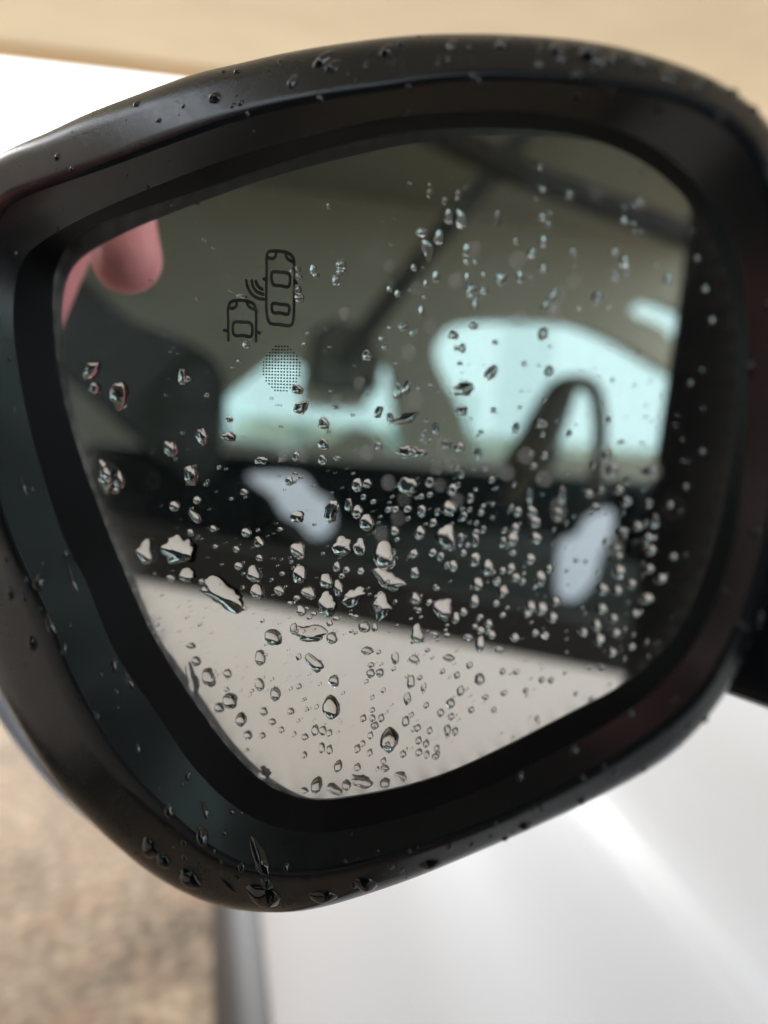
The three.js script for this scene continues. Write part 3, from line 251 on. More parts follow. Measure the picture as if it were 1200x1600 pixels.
  const p1 = part('added_patch', alongX(smooth([[-0.092, 1.058], [-0.05, 1.066], [0.0, 1.064], [0.02, 1.04], [0.044, 1.028], [0.058, 1.0], [0.052, 0.972], [0.024, 0.962], [0.0, 0.985], [-0.03, 1.0], [-0.05, 1.03]], 40), -1.152, -1.15), M.patch, scene);  // added flat stand-in for a pale patch of unknown origin
  tag(p1, 'added pale flat patch behind the van window, nearer the mirror centre', 'patch');
  const p2 = part('added_patch', alongX(smooth([[0.482, 0.965], [0.498, 0.985], [0.515, 0.99], [0.53, 1.02], [0.553, 1.034], [0.58, 1.04], [0.586, 1.0], [0.566, 0.95], [0.56, 0.91], [0.532, 0.872], [0.505, 0.868], [0.486, 0.885]], 40), -1.152, -1.15), M.patch, scene);  // second added stand-in, again for an unidentified pale patch
  tag(p2, 'added pale flat patch behind the van window, towards the right edge of the glass', 'patch');
}

// ------------------------------------------------------------------ the wing mirror
const mirror = thing('wing_mirror', 'black wet wing mirror with a rain-dotted glass and blind spot symbols', 'wing mirror');
{
  const e1 = new THREE.Vector3(0.71325699, 0, 0.70090261), n = new THREE.Vector3(-0.69902696, 0.07310895, 0.71134829), e2 = new THREE.Vector3().crossVectors(n, e1);
  mirror.matrixAutoUpdate = true;
  mirror.quaternion.setFromRotationMatrix(new THREE.Matrix4().makeBasis(e1, e2, n));
  mirror.position.set(0.03055459, 1.12597653, -0.16078684);
}
const NT = 288;
function contour(flat, z) { // 72 points in mm -> NT points in metres
  const p = []; for (let i = 0; i < 72; i++) p.push(new THREE.Vector3(flat[2 * i] / 1000, flat[2 * i + 1] / 1000, z));
  const c = new THREE.CatmullRomCurve3(p, true, 'centripetal'), out = []; for (let i = 0; i < NT; i++) out.push(c.getPoint(i / NT)); 
  for (let k = 0; k < 3; k++) { const q = out.map((v) => v.clone()); out.forEach((v, i) => v.copy(q[i]).multiplyScalar(2).add(q[(i + 1) % NT]).add(q[(i + NT - 1) % NT]).multiplyScalar(0.25)); }
  return out;
}
const scaled = (c, k, z) => c.map((v) => new THREE.Vector3(v.x * k, v.y * k, z));
const C = { G: contour(GLASS_LINE, -0.0003), B: contour(LIP_LINE, 0.007), R: contour(RIDGE_LINE, 0.0115), D: contour(SIDE_LINE, 0.004), E: contour(BACK_LINE, -0.010), K: contour(CAP_LINE, -0.013) };
// a skin over a run of contours; corners are rounded by the share given with each
function skin(rows, rounds, sub = 7) {
  const lines = [];
  rows.forEach((r, i) => {
    const r0 = rounds[i], t = r0[0] ?? r0, t2 = r0[1] ?? r0;
    if (!t) { lines.push(r); return; }
    for (let k = 0; k <= sub; k++) {
      const s = k / sub;
      lines.push(r.map((p, j) => { const a = p.clone().lerp(rows[i - 1][j], t), b = p.clone().lerp(rows[i + 1][j], t2); return a.multiplyScalar((1 - s) * (1 - s)).addScaledVector(p, 2 * s * (1 - s)).addScaledVector(b, s * s); }));
    }
  });
  const v = [], idx = [], uv = [], n = lines[0].length;
  lines.forEach((l, i) => { l.forEach((p, j) => { v.push(p.x, p.y, p.z); uv.push(j / n, i / lines.length); }); });
  for (let i = 0; i + 1 < lines.length; i++) for (let j = 0; j < n; j++) { const a = i * n + j, b = i * n + (j + 1) % n, c = a + n, d = b + n; idx.push(a, c, b, b, c, d); }
  const g = new THREE.BufferGeometry(); g.setAttribute('position', new THREE.Float32BufferAttribute(v, 3)); g.setAttribute('uv', new THREE.Float32BufferAttribute(uv, 2)); g.setIndex(idx); g.computeVertexNormals(); return g;
}
const mid = (a, b, k) => a.map((p, i) => p.clone().lerp(b[i], k));
const bezelBack = scaled(C.E, 0.9, -0.030);
const recess = part('recess_wall', skin([C.G, mid(C.G, C.B, 0.5), C.B.map((p) => p.clone())], [0, 0, 0]), M.recess, mirror);
const lipIn = C.B;
const seam = mid(lipIn, C.R, 0.84), lipGeo = skin([lipIn, seam], [0, 0]), outerGeo = skin([seam, C.R, C.D, C.E, bezelBack], [0, [1, 0.16], 0.42, 0.4, 0]), bezelGeo = mergeGeometries([lipGeo, outerGeo]);
const bezel = part('bezel', outerGeo, M.gloss, mirror);
part('inner_lip', lipGeo, M.lip, mirror);
{ // white painted cap behind the bezel
  const rows = [scaled(C.K, 0.96, -0.0105), C.K, scaled(C.K, 0.97, -0.03), scaled(C.K, 0.8, -0.062), scaled(C.K, 0.45, -0.085), scaled(C.K, 0.02, -0.092)];
  part('painted_cap', skin(rows, [0, 0.35, 0.5, 0.5, 0.5, 0]), M.white, mirror);
}
{ // arm to the door
  const sh = new THREE.Shape(); sh.moveTo(0.062, 0.052); sh.lineTo(0.2, 0.05); sh.lineTo(0.2, -0.045); sh.lineTo(0.1, -0.036); sh.lineTo(0.062, -0.03); sh.closePath();
  part('mounting_arm', new THREE.ExtrudeGeometry(sh, { depth: 0.05, bevelEnabled: true, bevelSize: 0.006, bevelThickness: 0.006, bevelSegments: 4 }).translate(0, 0, -0.066), M.gloss, mirror);
}
// the glass: a pane 2.2 mm thick over a silvered sheet
const inGlass = C.G.map((p) => new THREE.Vector2(p.x * 1.02, p.y * 1.02));
const glassShape = new THREE.Shape(inGlass);
const pane = part('mirror_glass', new THREE.ExtrudeGeometry(glassShape, { depth: 0.0006, bevelEnabled: false }).translate(0, 0, -0.0006), M.glass, mirror);
part('silver_coating', new THREE.ExtrudeGeometry(glassShape, { depth: 0.0008, bevelEnabled: false }).translate(0, 0, -0.00145), M.mirror, mirror);

// symbols etched into the coating
function ribbon(pts, width, closed, z) {
  const c = new THREE.CatmullRomCurve3(pts.map(([x, y]) => new THREE.Vector3(x, y, z)), !!closed, 'centripetal'), N = Math.max(10, pts.length * 8), P = c.getPoints(N), v = [], idx = [];
  for (let i = 0; i <= N; i++) { const t = c.getTangent(i / N), nx = -t.y * width / 2, ny = t.x * width / 2; v.push(P[i].x + nx, P[i].y + ny, z, P[i].x - nx, P[i].y - ny, z); }
  for (let i = 0; i < N; i++) { const a = 2 * i; idx.push(a, a + 1, a + 2, a + 1, a + 3, a + 2); }
  const g = new THREE.BufferGeometry(); g.setAttribute('position', new THREE.Float32BufferAttribute(v, 3)); g.setIndex(idx); g.computeVertexNormals();
  if (!closed) { const caps = [P[0], P[N]].map((p) => { const d = new THREE.CircleGeometry(width / 2, 12).translate(p.x, p.y, z); d.deleteAttribute('uv'); return d; }); return mergeGeometries([g, ...caps]); }
  return g;
}
{
  const by = {};
  for (const [name, closed, flat] of SYMBOLS) {
    const pts = []; for (let i = 0; i < flat.length; i += 2) pts.push([flat[i] / 1000, flat[i + 1] / 1000]);
    (by[name] ??= []).push(ribbon(pts, 0.00074, closed, -0.00062));
  }
  for (const [name, list] of Object.entries(by)) part(name, mergeGeometries(list), M.print, mirror);
  const dots = [], cx = -0.02098, cy = 0.0183;
  for (let i = -7; i <= 7; i++) for (let j = -7; j <= 7; j++) {
    const x = i * 0.00083, y = j * 0.00067; if ((x / 0.0054) ** 2 + (y / 0.00496) ** 2 > 1) continue;
    dots.push(new THREE.CircleGeometry(1, 8).scale(0.00025, 0.0002, 1).translate(cx + x, cy + y, -0.00062));
  }
  const d = part('dot_screen', mergeGeometries(dots), M.print, mirror); d.userData.kind = 'stuff';
}

// water drops on the glass
function insideGlass(x, y) { let c = false; for (let i = 0, j = NT - 1; i < NT; j = i++) { const a = C.G[i], b = C.G[j]; if ((a.y > y) !== (b.y > y) && x < ((b.x - a.x) * (y - a.y)) / (b.y - a.y) + a.x) c = !c; } return c; }
function dropGeo(irr, seed, sag = 0.25) { // unit drop: outline of radius 1, height 1
  const R = irr > 1 ? 12 : 9, S = irr > 1 ? 40 : 26, v = [], idx = [], r = rng(seed), ph = [r() * 9, r() * 9], tear = irr > 1 ? 0 : 0.3 * (r() - 0.25), amp = [0.13, 0.22, 0.30, 0.38][irr];
  const out = []; for (let k = 0; k < S; k++) {
    const a = k / S * Math.PI * 2, ca = Math.cos(a), sa = Math.sin(a), q = 1 + amp * 1.9 * noise.noise(ca * 0.9 + ph[0], sa * 0.9 + ph[1], seed * 0.37) + amp * 1.1 * noise.noise(ca * 2.1 + ph[1], sa * 2.1 + ph[0], seed * 0.73);
    out.push([ca * q * (1 - tear * sa), sa * q]);
  }
  const ax = 0, ay = -sag;
  v.push(ax, ay, 1);
  for (let i = 1; i <= R; i++) { const t = i / R, rho = Math.sin(t * Math.PI / 2), h = Math.pow(1 - rho * rho, 0.8); for (const [x, y] of out) { const q = rho * rho, l = Math.hypot(x, y), bx = (x / l) * 0.9 * (1 - q) + x * q, by = (y / l) * 0.9 * (1 - q) + y * q; v.push(ax + (bx - ax) * rho, ay + (by - ay) * rho, h - (i === R ? 0.03 : 0)); } }
  for (let k = 0; k < S; k++) idx.push(0, 1 + k, 1 + (k + 1) % S);
  for (let i = 0; i < R - 1; i++) for (let k = 0; k < S; k++) { const a = 1 + i * S + k, b = 1 + i * S + (k + 1) % S; idx.push(a, a + S, b, b, a + S, b + S); }
  const g = new THREE.BufferGeometry(); g.setAttribute('position', new THREE.Float32BufferAttribute(v, 3)); g.setIndex(idx); g.computeVertexNormals(); return g;
}
{
  const all = [...DROPS_LOW, ...(typeof DROPS_LOW_MORE === 'undefined' ? [] : DROPS_LOW_MORE), ...DROPS_HIGH, ...DROPS_HIGH_MORE].sort((a, b) => b[2] * b[3] - a[2] * a[3]);
  const simple = []; for (let i = 0; i < 20; i++) simple.push(dropGeo(i < 12 ? 0 : 1, 100 + i, 0.38 + 0.25 * ((i * 7) % 5) / 5));
  const r = rng(7), rest = [];
  all.forEach(([x, y, w, h, tilt, irr], i) => {
    const g = irr > 1 ? dropGeo(irr, 300 + i, 0.42) : simple[irr === 1 ? 12 + (i % 8) : i % 12];
    const m = new THREE.Mesh(g, M.water), high = Math.min(w, h) * (irr > 1 ? 0.13 + 0.06 * r() : 0.17 + 0.13 * r());
    m.position.set(x / 1000, y / 1000, 0); m.rotation.z = THREE.MathUtils.degToRad(tilt); m.scale.set(w / 2000, h / 2000, high / 1000);
    if (i < 280) { m.name = numbered('water_drop'); m.castShadow = m.receiveShadow = true; mirror.add(m); }
    else { m.updateMatrix(); rest.push(g.clone().applyMatrix4(m.matrix)); }
  });
  for (let i = 0; i < 1000; i++) { // specks between the drops, thickest low and towards the middle and right
    const x = -0.062 + 0.128 * r(), y = -0.06 + 0.115 * r(), s = (0.12 + 0.3 * r() * r()) / 1000;
    if (r() > 0.25 + 0.75 * THREE.MathUtils.smoothstep(-y + x * 0.5, -0.03, 0.03)) continue;
    const g = simple[i % 12].clone().scale(s, s * (0.9 + 0.9 * r()), s * 0.6).translate(x, y, 0);
    if (insideGlass(x, y)) rest.push(g);
  }
  if (rest.length) { const s = part('fine_droplets', mergeGeometries(rest), M.water, mirror); s.userData.kind = 'stuff'; }
}

// ------------------------------------------------------------------ the person beside the mirror
function fieldMesh(cx, cy, cz, half, res, dist) { // meshes dist < 0 over a cube round (cx, cy, cz)
  const mc = new MarchingCubes(res, M.skin, false, false, 400000), hs = res / 2;
  mc.isolation = 0;
  for (let z = 0; z < res; z++) for (let y = 0; y < res; y++) for (let x = 0; x < res; x++)
    mc.field[x + y * res + z * res * res] = -dist(cx + (x - hs) / hs * half, cy + (y - hs) / hs * half, cz + (z - hs) / hs * half);
  mc.update();
  const g = new THREE.BufferGeometry();
  g.setAttribute('position', new THREE.Float32BufferAttribute(mc.positionArray.slice(0, mc.count * 3), 3));
  g.scale(half, half, half).translate(cx, cy, cz);
  const w = mergeVertices(g, 1e-5); w.computeVertexNormals(); return w;
}
// capsules [ax, ay, az, ra, bx, by, bz, rb] joined by a smooth minimum
function capsules(list, k) {
  return (x, y, z) => {
    let d = 9;
    for (const [ax, ay, az, ra, bx, by, bz, rb] of list) {
      const ux = bx - ax, uy = by - ay, uz = bz - az, px = x - ax, py = y - ay, pz = z - az;
      const t = Math.min(1, Math.max(0, (px * ux + py * uy + pz * uz) / (ux * ux + uy * uy + uz * uz + 1e-9)));
      const e = Math.hypot(px - ux * t, py - uy * t, pz - uz * t) - (ra + (rb - ra) * t);
      const h = Math.max(k - Math.abs(d - e), 0) / k; d = Math.min(d, e) - h * h * k * 0.25;
    }
    return d;
  };
}
M.skin = phys({ name: 'skin', color: lin(0.82, 0.30, 0.31), roughness: 0.5 });
M.jacket = phys({ name: 'dark_jacket_cloth', color: lin(0.004, 0.004, 0.0042), roughness: 0.9, specularIntensity: 0.12 });
M.trousers = phys({ name: 'dark_trousers_cloth', color: lin(0.02, 0.02, 0.022), roughness: 0.9, specularIntensity: 0.12 });
M.shoe = std({ name: 'dark_shoe_leather', color: lin(0.02, 0.017, 0.015), roughness: 0.5 });
M.hair = std({ name: 'brown_hair', color: lin(0.03, 0.02, 0.014), roughness: 0.7 });
{
  const F = [0.61, -0.79], Rt = [0.79, 0.61], O = [-0.277, 0.417];
  const at = (r, y, f) => [O[0] + Rt[0] * r + F[0] * f, y, O[1] + Rt[1] * r + F[1] * f]; // right, up, forward
  const cap = (a, ra, b, rb) => [...a, ra, ...b, rb];
  const Ls = at(-0.17, 1.45, 0.0), Le = [-0.32, 1.56, 0.06], Lw = [-0.17, 1.325, -0.185];
  const Rs = at(0.19, 1.41, 0.0), Re = at(0.24, 1.13, -0.02), Rw = at(0.2, 0.96, 0.16);
  const arms = [[Ls, Le, Lw], [Rs, Re, Rw]];
  const legs = [-1, 1].map((s) => [at(s * 0.09, 0.9, 0), at(s * 0.1, 0.5, 0.02), at(s * 0.1, 0.09, -0.02), at(s * 0.12, 0.045, 0.14)]);
  const torso = (g) => [cap(at(-0.06, 0.95, 0), 0.13 + g, at(0.06, 0.95, 0), 0.13 + g), cap(at(-0.05, 1.12, 0), 0.115 + g, at(0.05, 1.12, 0), 0.115 + g), cap(at(-0.09, 1.3, 0), 0.115 + g, at(0.09, 1.3, 0), 0.115 + g), cap(at(-0.14, 1.4, 0), 0.06 + g, at(0.14, 1.4, 0), 0.06 + g)];
  const H = at(0, 1.63, 0.04);
  const neck = cap(at(0, 1.43, 0.0), 0.06, at(0, 1.54, 0.02), 0.055);
  const body = [...torso(-0.02), neck];
  for (const [a, b, c] of arms) body.push(cap(a, 0.045, b, 0.036), cap(b, 0.038, c, 0.026));
  for (const [a, b, c, d] of legs) body.push(cap(a, 0.075, b, 0.05), cap(b, 0.052, c, 0.035), cap(c, 0.035, d, 0.03));
  const fit = (list) => { const lo = [9, 9, 9], hi = [-9, -9, -9]; for (const c of list) for (const o of [0, 4]) for (let i = 0; i < 3; i++) { lo[i] = Math.min(lo[i], c[o + i] - c[o + 3] - 0.03); hi[i] = Math.max(hi[i], c[o + i] + c[o + 3] + 0.03); } return [(lo[0] + hi[0]) / 2, (lo[1] + hi[1]) / 2, (lo[2] + hi[2]) / 2, Math.max(hi[0] - lo[0], hi[1] - lo[1], hi[2] - lo[2]) / 2]; };
  const solid = (list, k, cell) => { const [x, y, z, h] = fit(list); return fieldMesh(x, y, z, h, Math.ceil(2 * h / cell), capsules(list, k)); };
  const P = thing('person', 'person in a dark jacket reaching two fingertips down beside the mirror', 'person');
  // head: cranium, jaw, brow, nose, lips, ears
  const h = (r, u, f) => [H[0] + Rt[0] * r + F[0] * f, H[1] + u, H[2] + Rt[1] * r + F[1] * f];
  const head = [cap(h(0, 0.035, -0.02), 0.085, h(0, 0.03, 0.01), 0.08), cap(h(0, -0.03, 0.02), 0.062, h(0, -0.085, 0.045), 0.035), cap(h(-0.03, 0.0, 0.06), 0.03, h(0.03, 0.0, 0.06), 0.03), cap(h(0, 0.0, 0.09), 0.009, h(0, -0.035, 0.108), 0.014), cap(h(-0.02, -0.062, 0.078), 0.009, h(0.02, -0.062, 0.078), 0.009), cap(h(-0.084, 0.01, -0.005), 0.012, h(-0.084, -0.03, 0.0), 0.01), cap(h(0.084, 0.01, -0.005), 0.012, h(0.084, -0.03, 0.0), 0.01), cap(h(0, -0.08, -0.02), 0.05, h(0, -0.14, -0.02), 0.052)];
  // a hand: wrist, four knuckles, finger joints, thumb
  const hand = (w, kn, mids, tips, th) => { const l = [cap(w, 0.027, kn[1], 0.017), cap(w, 0.025, kn[0], 0.014), cap(w, 0.025, kn[2], 0.014), cap(w, 0.024, kn[3], 0.012)]; kn.forEach((k, i) => l.push(cap(k, 0.0102, mids[i], 0.0092), cap(mids[i], 0.0092, tips[i], 0.0078))); l.push(cap(w, 0.02, th[0], 0.016), cap(th[0], 0.0135, th[1], 0.0125), cap(th[1], 0.0125, th[2], 0.0108)); return l; };
  const left = hand([-0.172, 1.318, -0.192], [[-0.125, 1.222, -0.232], [-0.14, 1.216, -0.254], [-0.155, 1.22, -0.275], [-0.168, 1.23, -0.294]],
    [[-0.119, 1.143, -0.257], [-0.121, 1.172, -0.266], [-0.137, 1.177, -0.29], [-0.153, 1.195, -0.31]],
    [[-0.104, 1.094, -0.25], [-0.108, 1.134, -0.27], [-0.124, 1.14, -0.296], [-0.142, 1.164, -0.318]], [[-0.122, 1.264, -0.22], [-0.0885, 1.222, -0.2275], [-0.0765, 1.181, -0.2165]]);
  const g2 = (r, u, f) => { const b = at(0.2, 0.96, 0.16); return [b[0] + Rt[0] * r + F[0] * f, b[1] + u, b[2] + Rt[1] * r + F[1] * f]; };
  const right = hand(g2(0, -0.005, 0.01), [-0.03, -0.01, 0.011, 0.03].map((r) => g2(r, -0.03, 0.095)), [-0.032, -0.011, 0.011, 0.031].map((r) => g2(r, -0.055, 0.125)), [-0.031, -0.011, 0.01, 0.029].map((r) => g2(r, -0.082, 0.118)), [g2(-0.035, -0.01, 0.045), g2(-0.055, -0.03, 0.075), g2(-0.05, -0.055, 0.095)]);
  const bodyGeo = mergeGeometries([solid(body, 0.06, 0.014), solid(head, 0.02, 0.005), solid(left, 0.006, 0.003), solid(right, 0.006, 0.003)]);
  part('body', bodyGeo, M.skin, P);
  part('jacket', solid([...torso(0.02), cap(at(-0.15, 0.86, 0), 0.135, at(-0.16, 1.38, 0), 0.105), cap(at(0.15, 0.86, 0), 0.135, at(0.16, 1.38, 0), 0.105), ...arms.flatMap(([a, b, c]) => [cap(a, 0.075, b, 0.06), cap(b, 0.06, c, 0.042)]), cap(at(0, 1.43, 0), 0.075, at(0, 1.47, 0.01), 0.075)], 0.05, 0.013), M.jacket, P);
  part('trousers', solid(legs.flatMap(([a, b, c]) => [cap(a, 0.1, b, 0.075), cap(b, 0.075, c, 0.055)]), 0.04, 0.013), M.trousers, P);
  for (const [, , c, d] of legs) part('shoe', solid([cap([c[0], 0.05, c[2]], 0.048, [d[0], 0.042, d[2]], 0.042)], 0.01, 0.008), M.shoe, P);
  part('hair', solid([cap(h(0, 0.055, -0.035), 0.086, h(0, 0.06, 0.0), 0.082), cap(h(0, 0.0, -0.06), 0.06, h(0, -0.06, -0.055), 0.045)], 0.02, 0.006), M.hair, P);
  for (const s of [-1, 1]) part('eye', new THREE.SphereGeometry(0.012, 16, 12).translate(...h(s * 0.032, 0.002, 0.079)), std({ color: lin(0.5, 0.5, 0.5), roughness: 0.3 }), P);
}

// ------------------------------------------------------------------ rain on the bezel and on the car body
const BEZEL_DROPS = [ // place on the bezel in mm, width, height, tilt, irregularity
  [-6.6,75.9,6.6,2.6,4.5,-30,2], [-3.5,73.6,7.9,2.6,3.4,-35,2], [-12,71.9,9,1.9,3.2,0,0], [-32.4,72.3,8.5,2.8,2.6,0,1], [-29.3,77.8,5.4,1.7,1.2,0,0], [-33.9,78.7,4.6,1.2,0.9,0,0], [7.5,75,6.5,2,3,-20,1], [9.7,76.2,5.4,1.4,1.4,0,0], [4.2,72.4,8.4,1,1.8,0,0], [10.2,71.7,8.6,0.7,1.2,0,0], [20.7,73.6,6.5,1.6,2.9,0,1], [19.6,70.4,8.9,0.7,2.1,0,0], [21.3,70.4,8.8,1,1.7,0,0], [12.2,77.5,3.4,0.8,0.6,0,0], [-3.7,66.7,10.9,0.9,0.6,0,0], [3.3,69.4,10.2,0.7,0.7,0,0], [-48.2,69.8,9,1.8,1,0,0], [30.2,72.3,6.2,2,3.1,0,1], [29.1,71.9,6.7,0.7,1.9,0,0], [33.9,72.3,5.2,0.8,1.1,0,0], [37,70,6.9,0.6,2.1,0,0], [39.8,69.6,6.6,2.3,3.4,15,2], [41.3,67.1,8.5,1.6,2,0,1], [45.2,67.9,6.8,3.2,3.4,10,2], [47.5,65.9,8.1,2.2,2.4,0,2], [47.1,64,9.9,0.8,1,0,0], [49.1,66.7,6.9,1.3,2.7,0,0], [50.6,66.6,6.4,0.8,1.3,0,0], [53.1,65.3,6.8,2,3.1,15,1], [58.1,62.2,7.9,2.2,3.9,15,2], [62.2,59.7,8.6,1.9,1.6,0,1], [63.4,61.3,5.6,1,1.5,0,0], [66.7,59.6,4.6,1.6,1.4,0,0], [69.8,56.5,5.5,1.5,1.7,0,0], [47,60.5,9.7,0.6,0.5,0,0], [24,72.2,7.2,1.1,0.8,0,0], [42.6,69.7,5.7,0.9,0.9,0,0], [55.5,63.5,7.7,0.9,1.1,0,0], [-99.2,-13.9,8.7,1.4,5.3,20,0], [-91.4,-38.2,10.3,3.3,4.2,0,1], [-84.4,-30.2,7.4,1.4,2,0,0], [-81.2,-36.4,7.9,1.5,7.4,28,1], [-86.2,-48.7,10.9,2.4,5.8,25,1], [-81.4,-54.4,10.6,1.4,3.1,0,0], [-80.4,-47.9,9.5,0.8,1,0,0], [-66.1,-56,7.6,2,3.3,0,1], [-61.4,-58.4,7.2,1.6,5.5,35,1], [-104.5,-43.4,10,2.2,3.6,0,1], [-96.7,-42.8,10.9,1.6,2.8,0,0], [-95.3,-55.5,10,2.9,4.3,0,1], [-91,-33.4,9.4,0.9,1.4,0,0], [-103.4,5.9,8,1.2,1.6,0,0], [-105.1,19.1,7.7,1.1,1.8,0,0], [-43.3,-86,10.8,2.2,3.2,0,1], [-33.7,-83.7,8.8,1.7,3.7,30,1], [-32.5,-89.2,10.7,3.1,4,20,1], [-34.1,-87.6,10.2,1.2,1.2,0,0], [-26.8,-82.3,7.5,1.7,1.4,0,0], [-38.7,-92.8,10.6,1.6,1.6,0,0], [-39.8,-97.7,9.3,1.5,1.5,0,0], [-53.6,-100.9,7.5,4.8,5.8,-15,2], [-49,-102.4,7.4,4.1,4.4,0,2], [-39.9,-104,7.3,6.3,5.3,-20,2], [-26.1,-100.1,8.7,5.4,1.4,-40,1], [-20.4,-92.2,11,1.5,2.4,0,0], [-22.3,-95.7,10.2,1.8,1.2,0,0], [-16.3,-88.6,9.9,3.3,8.3,50,2], [-16.1,-98.7,8.2,8.3,6.1,0,2], [-13.6,-93.9,10.2,2.7,3,0,1], [-27.2,-86.8,9.3,1.2,1.2,0,0], [-0.6,-93.5,7.3,6.7,3.5,30,2], [10.4,-86.1,7.7,4.2,4.2,20,2], [24.7,-76.9,7.2,5,2.6,40,2], [19.2,-79.6,8.1,0.7,2.1,0,0], [30.1,-70.1,9.8,1.2,2,0,0], [33.8,-69.2,8.1,0.9,1.7,0,0], [43.5,-62.6,7.1,2.6,1.8,30,1], [37.6,-66.1,8.3,0.9,1.1,0,0], [-68.9,-69.2,10.6,1.2,1.5,0,0], [-55.5,-74.4,9.5,1.3,2.3,25,0], [-63,-65.7,9,0.8,1,0,0], [-41.2,-79.6,8.6,0.9,1.1,0,0], [-28.6,-91.2,11,0.9,0.9,0,0], [7.1,-80.9,10.5,1.2,0.8,0,0], [14.5,-76.3,10.2,0.8,1.1,0,0]];
{
  const pos = bezelGeo.attributes.position, nor = bezelGeo.attributes.normal, bvh = new MeshBVH(bezelGeo), ix = bezelGeo.index;
  const a = new THREE.Vector3(), b = new THREE.Vector3(), c = new THREE.Vector3(), bc = new THREE.Vector3(), q = new THREE.Vector3();
  const onto = (p) => {
    const hit = bvh.closestPointToPoint(p), f = hit.faceIndex * 3, [i, j, k] = [ix.getX(f), ix.getX(f + 1), ix.getX(f + 2)];
    a.fromBufferAttribute(pos, i); b.fromBufferAttribute(pos, j); c.fromBufferAttribute(pos, k);
    THREE.Triangle.getBarycoord(hit.point, a, b, c, bc);
    const n = new THREE.Vector3().addScaledVector(a.fromBufferAttribute(nor, i), bc.x).addScaledVector(b.fromBufferAttribute(nor, j), bc.y).addScaledVector(c.fromBufferAttribute(nor, k), bc.z).normalize();
    return [hit.point.clone(), n];
  };
  const r = rng(55);
  const put = (x, y, z, w, h, tilt, irr, seed, rise) => {
    const [P, N] = onto(q.set(x, y, z).multiplyScalar(0.001).clone());
    const U = new THREE.Vector3(0, 1, 0).addScaledVector(N, -N.y).normalize(), X = new THREE.Vector3().crossVectors(U, N);
    const g = dropGeo(irr, seed, 0.3), v = g.attributes.position, ca = Math.cos(THREE.MathUtils.degToRad(tilt)), sa = Math.sin(THREE.MathUtils.degToRad(tilt));
    for (let i = 0; i < v.count; i++) {
      const ux = v.getX(i) * w / 2000, uy = v.getY(i) * h / 2000, xx = ux * ca - uy * sa, yy = ux * sa + uy * ca;
      const [B, n] = onto(P.clone().addScaledVector(X, xx).addScaledVector(U, yy)); B.addScaledVector(n, v.getZ(i) * rise / 1000);
      v.setXYZ(i, B.x, B.y, B.z);
    }
    g.computeVertexNormals(); return g;
  };
  BEZEL_DROPS.forEach(([x, y, z, w, h, tilt, irr], i) => part('water_drop', put(x, y, z, w * 1.12, h * 1.12, tilt, 0, 900 + i, Math.min(w, h) * (irr > 1 ? 0.34 : 0.42)), M.bead, bezel));
  // beads too small to tell apart along the rim
  const beads = [], rim = [C.R, C.D];
  for (let i = 0; i < 280; i++) {
    const j = Math.floor(r() * NT), t = r(), p = C.R[j].clone().lerp(i % 3 ? C.D[j] : C.B[j], t), s = 0.35 + 1.5 * r() ** 3;
    beads.push(put(p.x * 1000, p.y * 1000, p.z * 1000, s, s * (1 + 0.5 * r()), 0, 0, 1200 + i, s * 0.33));
  }
  part('fine_droplets', mergeGeometries(beads), M.bead, bezel).userData.kind = 'stuff';
}
{
  const car = scene.getObjectByName('white_car'), g = dropGeo(0, 41), up = new THREE.Vector3(0, 0, 1);
  for (const [x, y, z, s, nx, ny] of [[0.1756,0.9403,-0.2059,0.0019,-0.595,0.8037], [0.178,0.9421,-0.2026,0.0014,-0.5937,0.8047], [0.1834,0.946,-0.208,0.0019,-0.5837,0.812], [0.1788,0.9427,-0.2183,0.0014,-0.5916,0.8062], [0.1703,0.9364,-0.2012,0.0011,-0.5932,0.805], [0.1855,0.9475,-0.2147,0.0011,-0.5837,0.812]]) {
    const m = part('water_drop', g, M.water, car); m.position.set(x, y, z); m.quaternion.setFromUnitVectors(up, new THREE.Vector3(nx, ny, 0).normalize()); m.scale.set(s, s, s * 0.6);
  }
}

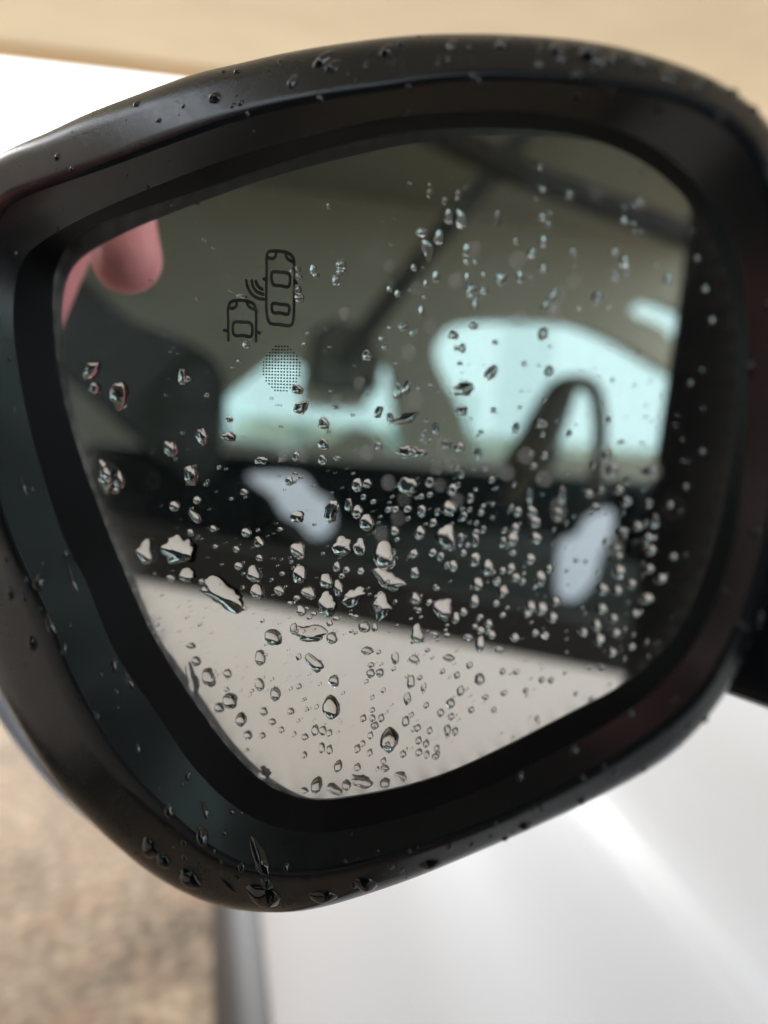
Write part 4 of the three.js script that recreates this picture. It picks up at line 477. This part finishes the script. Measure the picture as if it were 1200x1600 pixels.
// ------------------------------------------------------------------ dried dirt and haze on the glass, plus painted out-of-focus highlights
{
  const N = 768, d = new Uint8Array(N * N * 4), R = rng(77), edge = C.G.map((p) => [p.x, p.y]), marks = [];
  const blurDiscs = [[1.8,1.7,1.7],[7.1,-4.0,1.7],[10.9,-7.0,1.5],[9.7,-10.9,1.7],[5.9,-14.6,1.7],[-14.7,-0.0,1.7],[-13.0,12.2,1.6],[20.9,0.9,1.7],[17.9,-0.2,1.4],[18.8,-3.5,1.4],[22.7,-5.9,1.4],[32.6,0.1,1.5],[39.8,-0.3,1.6],[36.0,3.6,1.6],[19.0,4.4,1.7],[23.5,40.5,1.5],[19.9,35.1,1.5],[11.7,34.0,1.4],[15.0,26.7,1.4],[5.3,38.5,1.3],[-4.9,29.5,1.4],[10.5,21.9,1.6],[12.4,12.7,1.9],[32.1,38.2,1.6],[42.7,33.9,1.4],[40.0,31.8,1.5],[38.8,30.5,1.2],[40.0,28.9,1.5],[33.0,28.0,1.5],[50.0,4.7,1.7],[51.6,2.3,1.8],[58.5,2.6,2.0],[43.0,-6.5,1.5],[53.3,-10.9,1.8],[-19.9,-0.4,1.5],[-0.6,15.6,1.4],[45.6,48.5,1.4],[-6.1,12.1,1.4],[42.8,-4.7,1.5]];  // soft discs painted in as defocused highlights, not dirt
  for (let i = 0; i < 90; i++) marks.push([-0.09 + 0.16 * R(), -0.075 + 0.14 * R(), 0.0006 + 0.0022 * R() * R(), 0.3 + 0.7 * R()]);
  for (let y = 0; y < N; y++) for (let x = 0; x < N; x++) {
    const px = (x / N - 0.5) * 0.2, py = (y / N - 0.5) * 0.2, k = (y * N + x) * 4;
    let e = 1; for (let i = 0; i < edge.length; i += 3) e = Math.min(e, Math.hypot(px - edge[i][0], py - edge[i][1]));
    const lowLeft = THREE.MathUtils.smoothstep(-px - py * 0.9, -0.01, 0.09), cloud = Math.max(0, 0.5 + 1.3 * fbm(px * 40, py * 40, 1.7, 4));
    let a = 0.004 * cloud + (0.06 + 0.4 * lowLeft) * Math.exp(-e / 0.0035) * cloud + 0.1 * Math.exp(-e / 0.0012);
    a += 0.03 * lowLeft * Math.max(0, fbm(px * 150, py * 150, 4, 3));
    for (const [mx, my, r, s] of marks) { const t = Math.hypot(px - mx, py - my) / r; if (t < 1.4) a += s * 0.05 * Math.exp(-(((t - 1) / 0.16) ** 2)); }
    for (const [mx, my, r] of blurDiscs) { const t = Math.hypot(px * 1000 - mx, py * 1000 - my) / r; if (t < 1.2) a += (0.09 + 0.1 * Math.abs(Math.sin(mx * 7 + my))) * (1 - THREE.MathUtils.smoothstep(t, 0.8, 1.12)); }
    const v = Math.max(0, Math.min(255, 255 * a)); d[k] = d[k + 1] = d[k + 2] = v; d[k + 3] = 255;
  }
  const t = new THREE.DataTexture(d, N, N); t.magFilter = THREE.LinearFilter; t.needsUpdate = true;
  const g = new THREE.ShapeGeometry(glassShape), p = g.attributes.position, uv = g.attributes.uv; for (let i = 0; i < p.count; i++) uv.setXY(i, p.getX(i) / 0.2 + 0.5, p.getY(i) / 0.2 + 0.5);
  part('dirt_and_highlight_film', g.translate(0, 0, 0.00003), std({ name: 'dirt_and_painted_highlights', color: lin(0.5, 0.48, 0.44), roughness: 1, transparent: true, alphaMap: t }), mirror);  // dirt and painted highlight discs share one film
}

renderer.render(scene, camera);
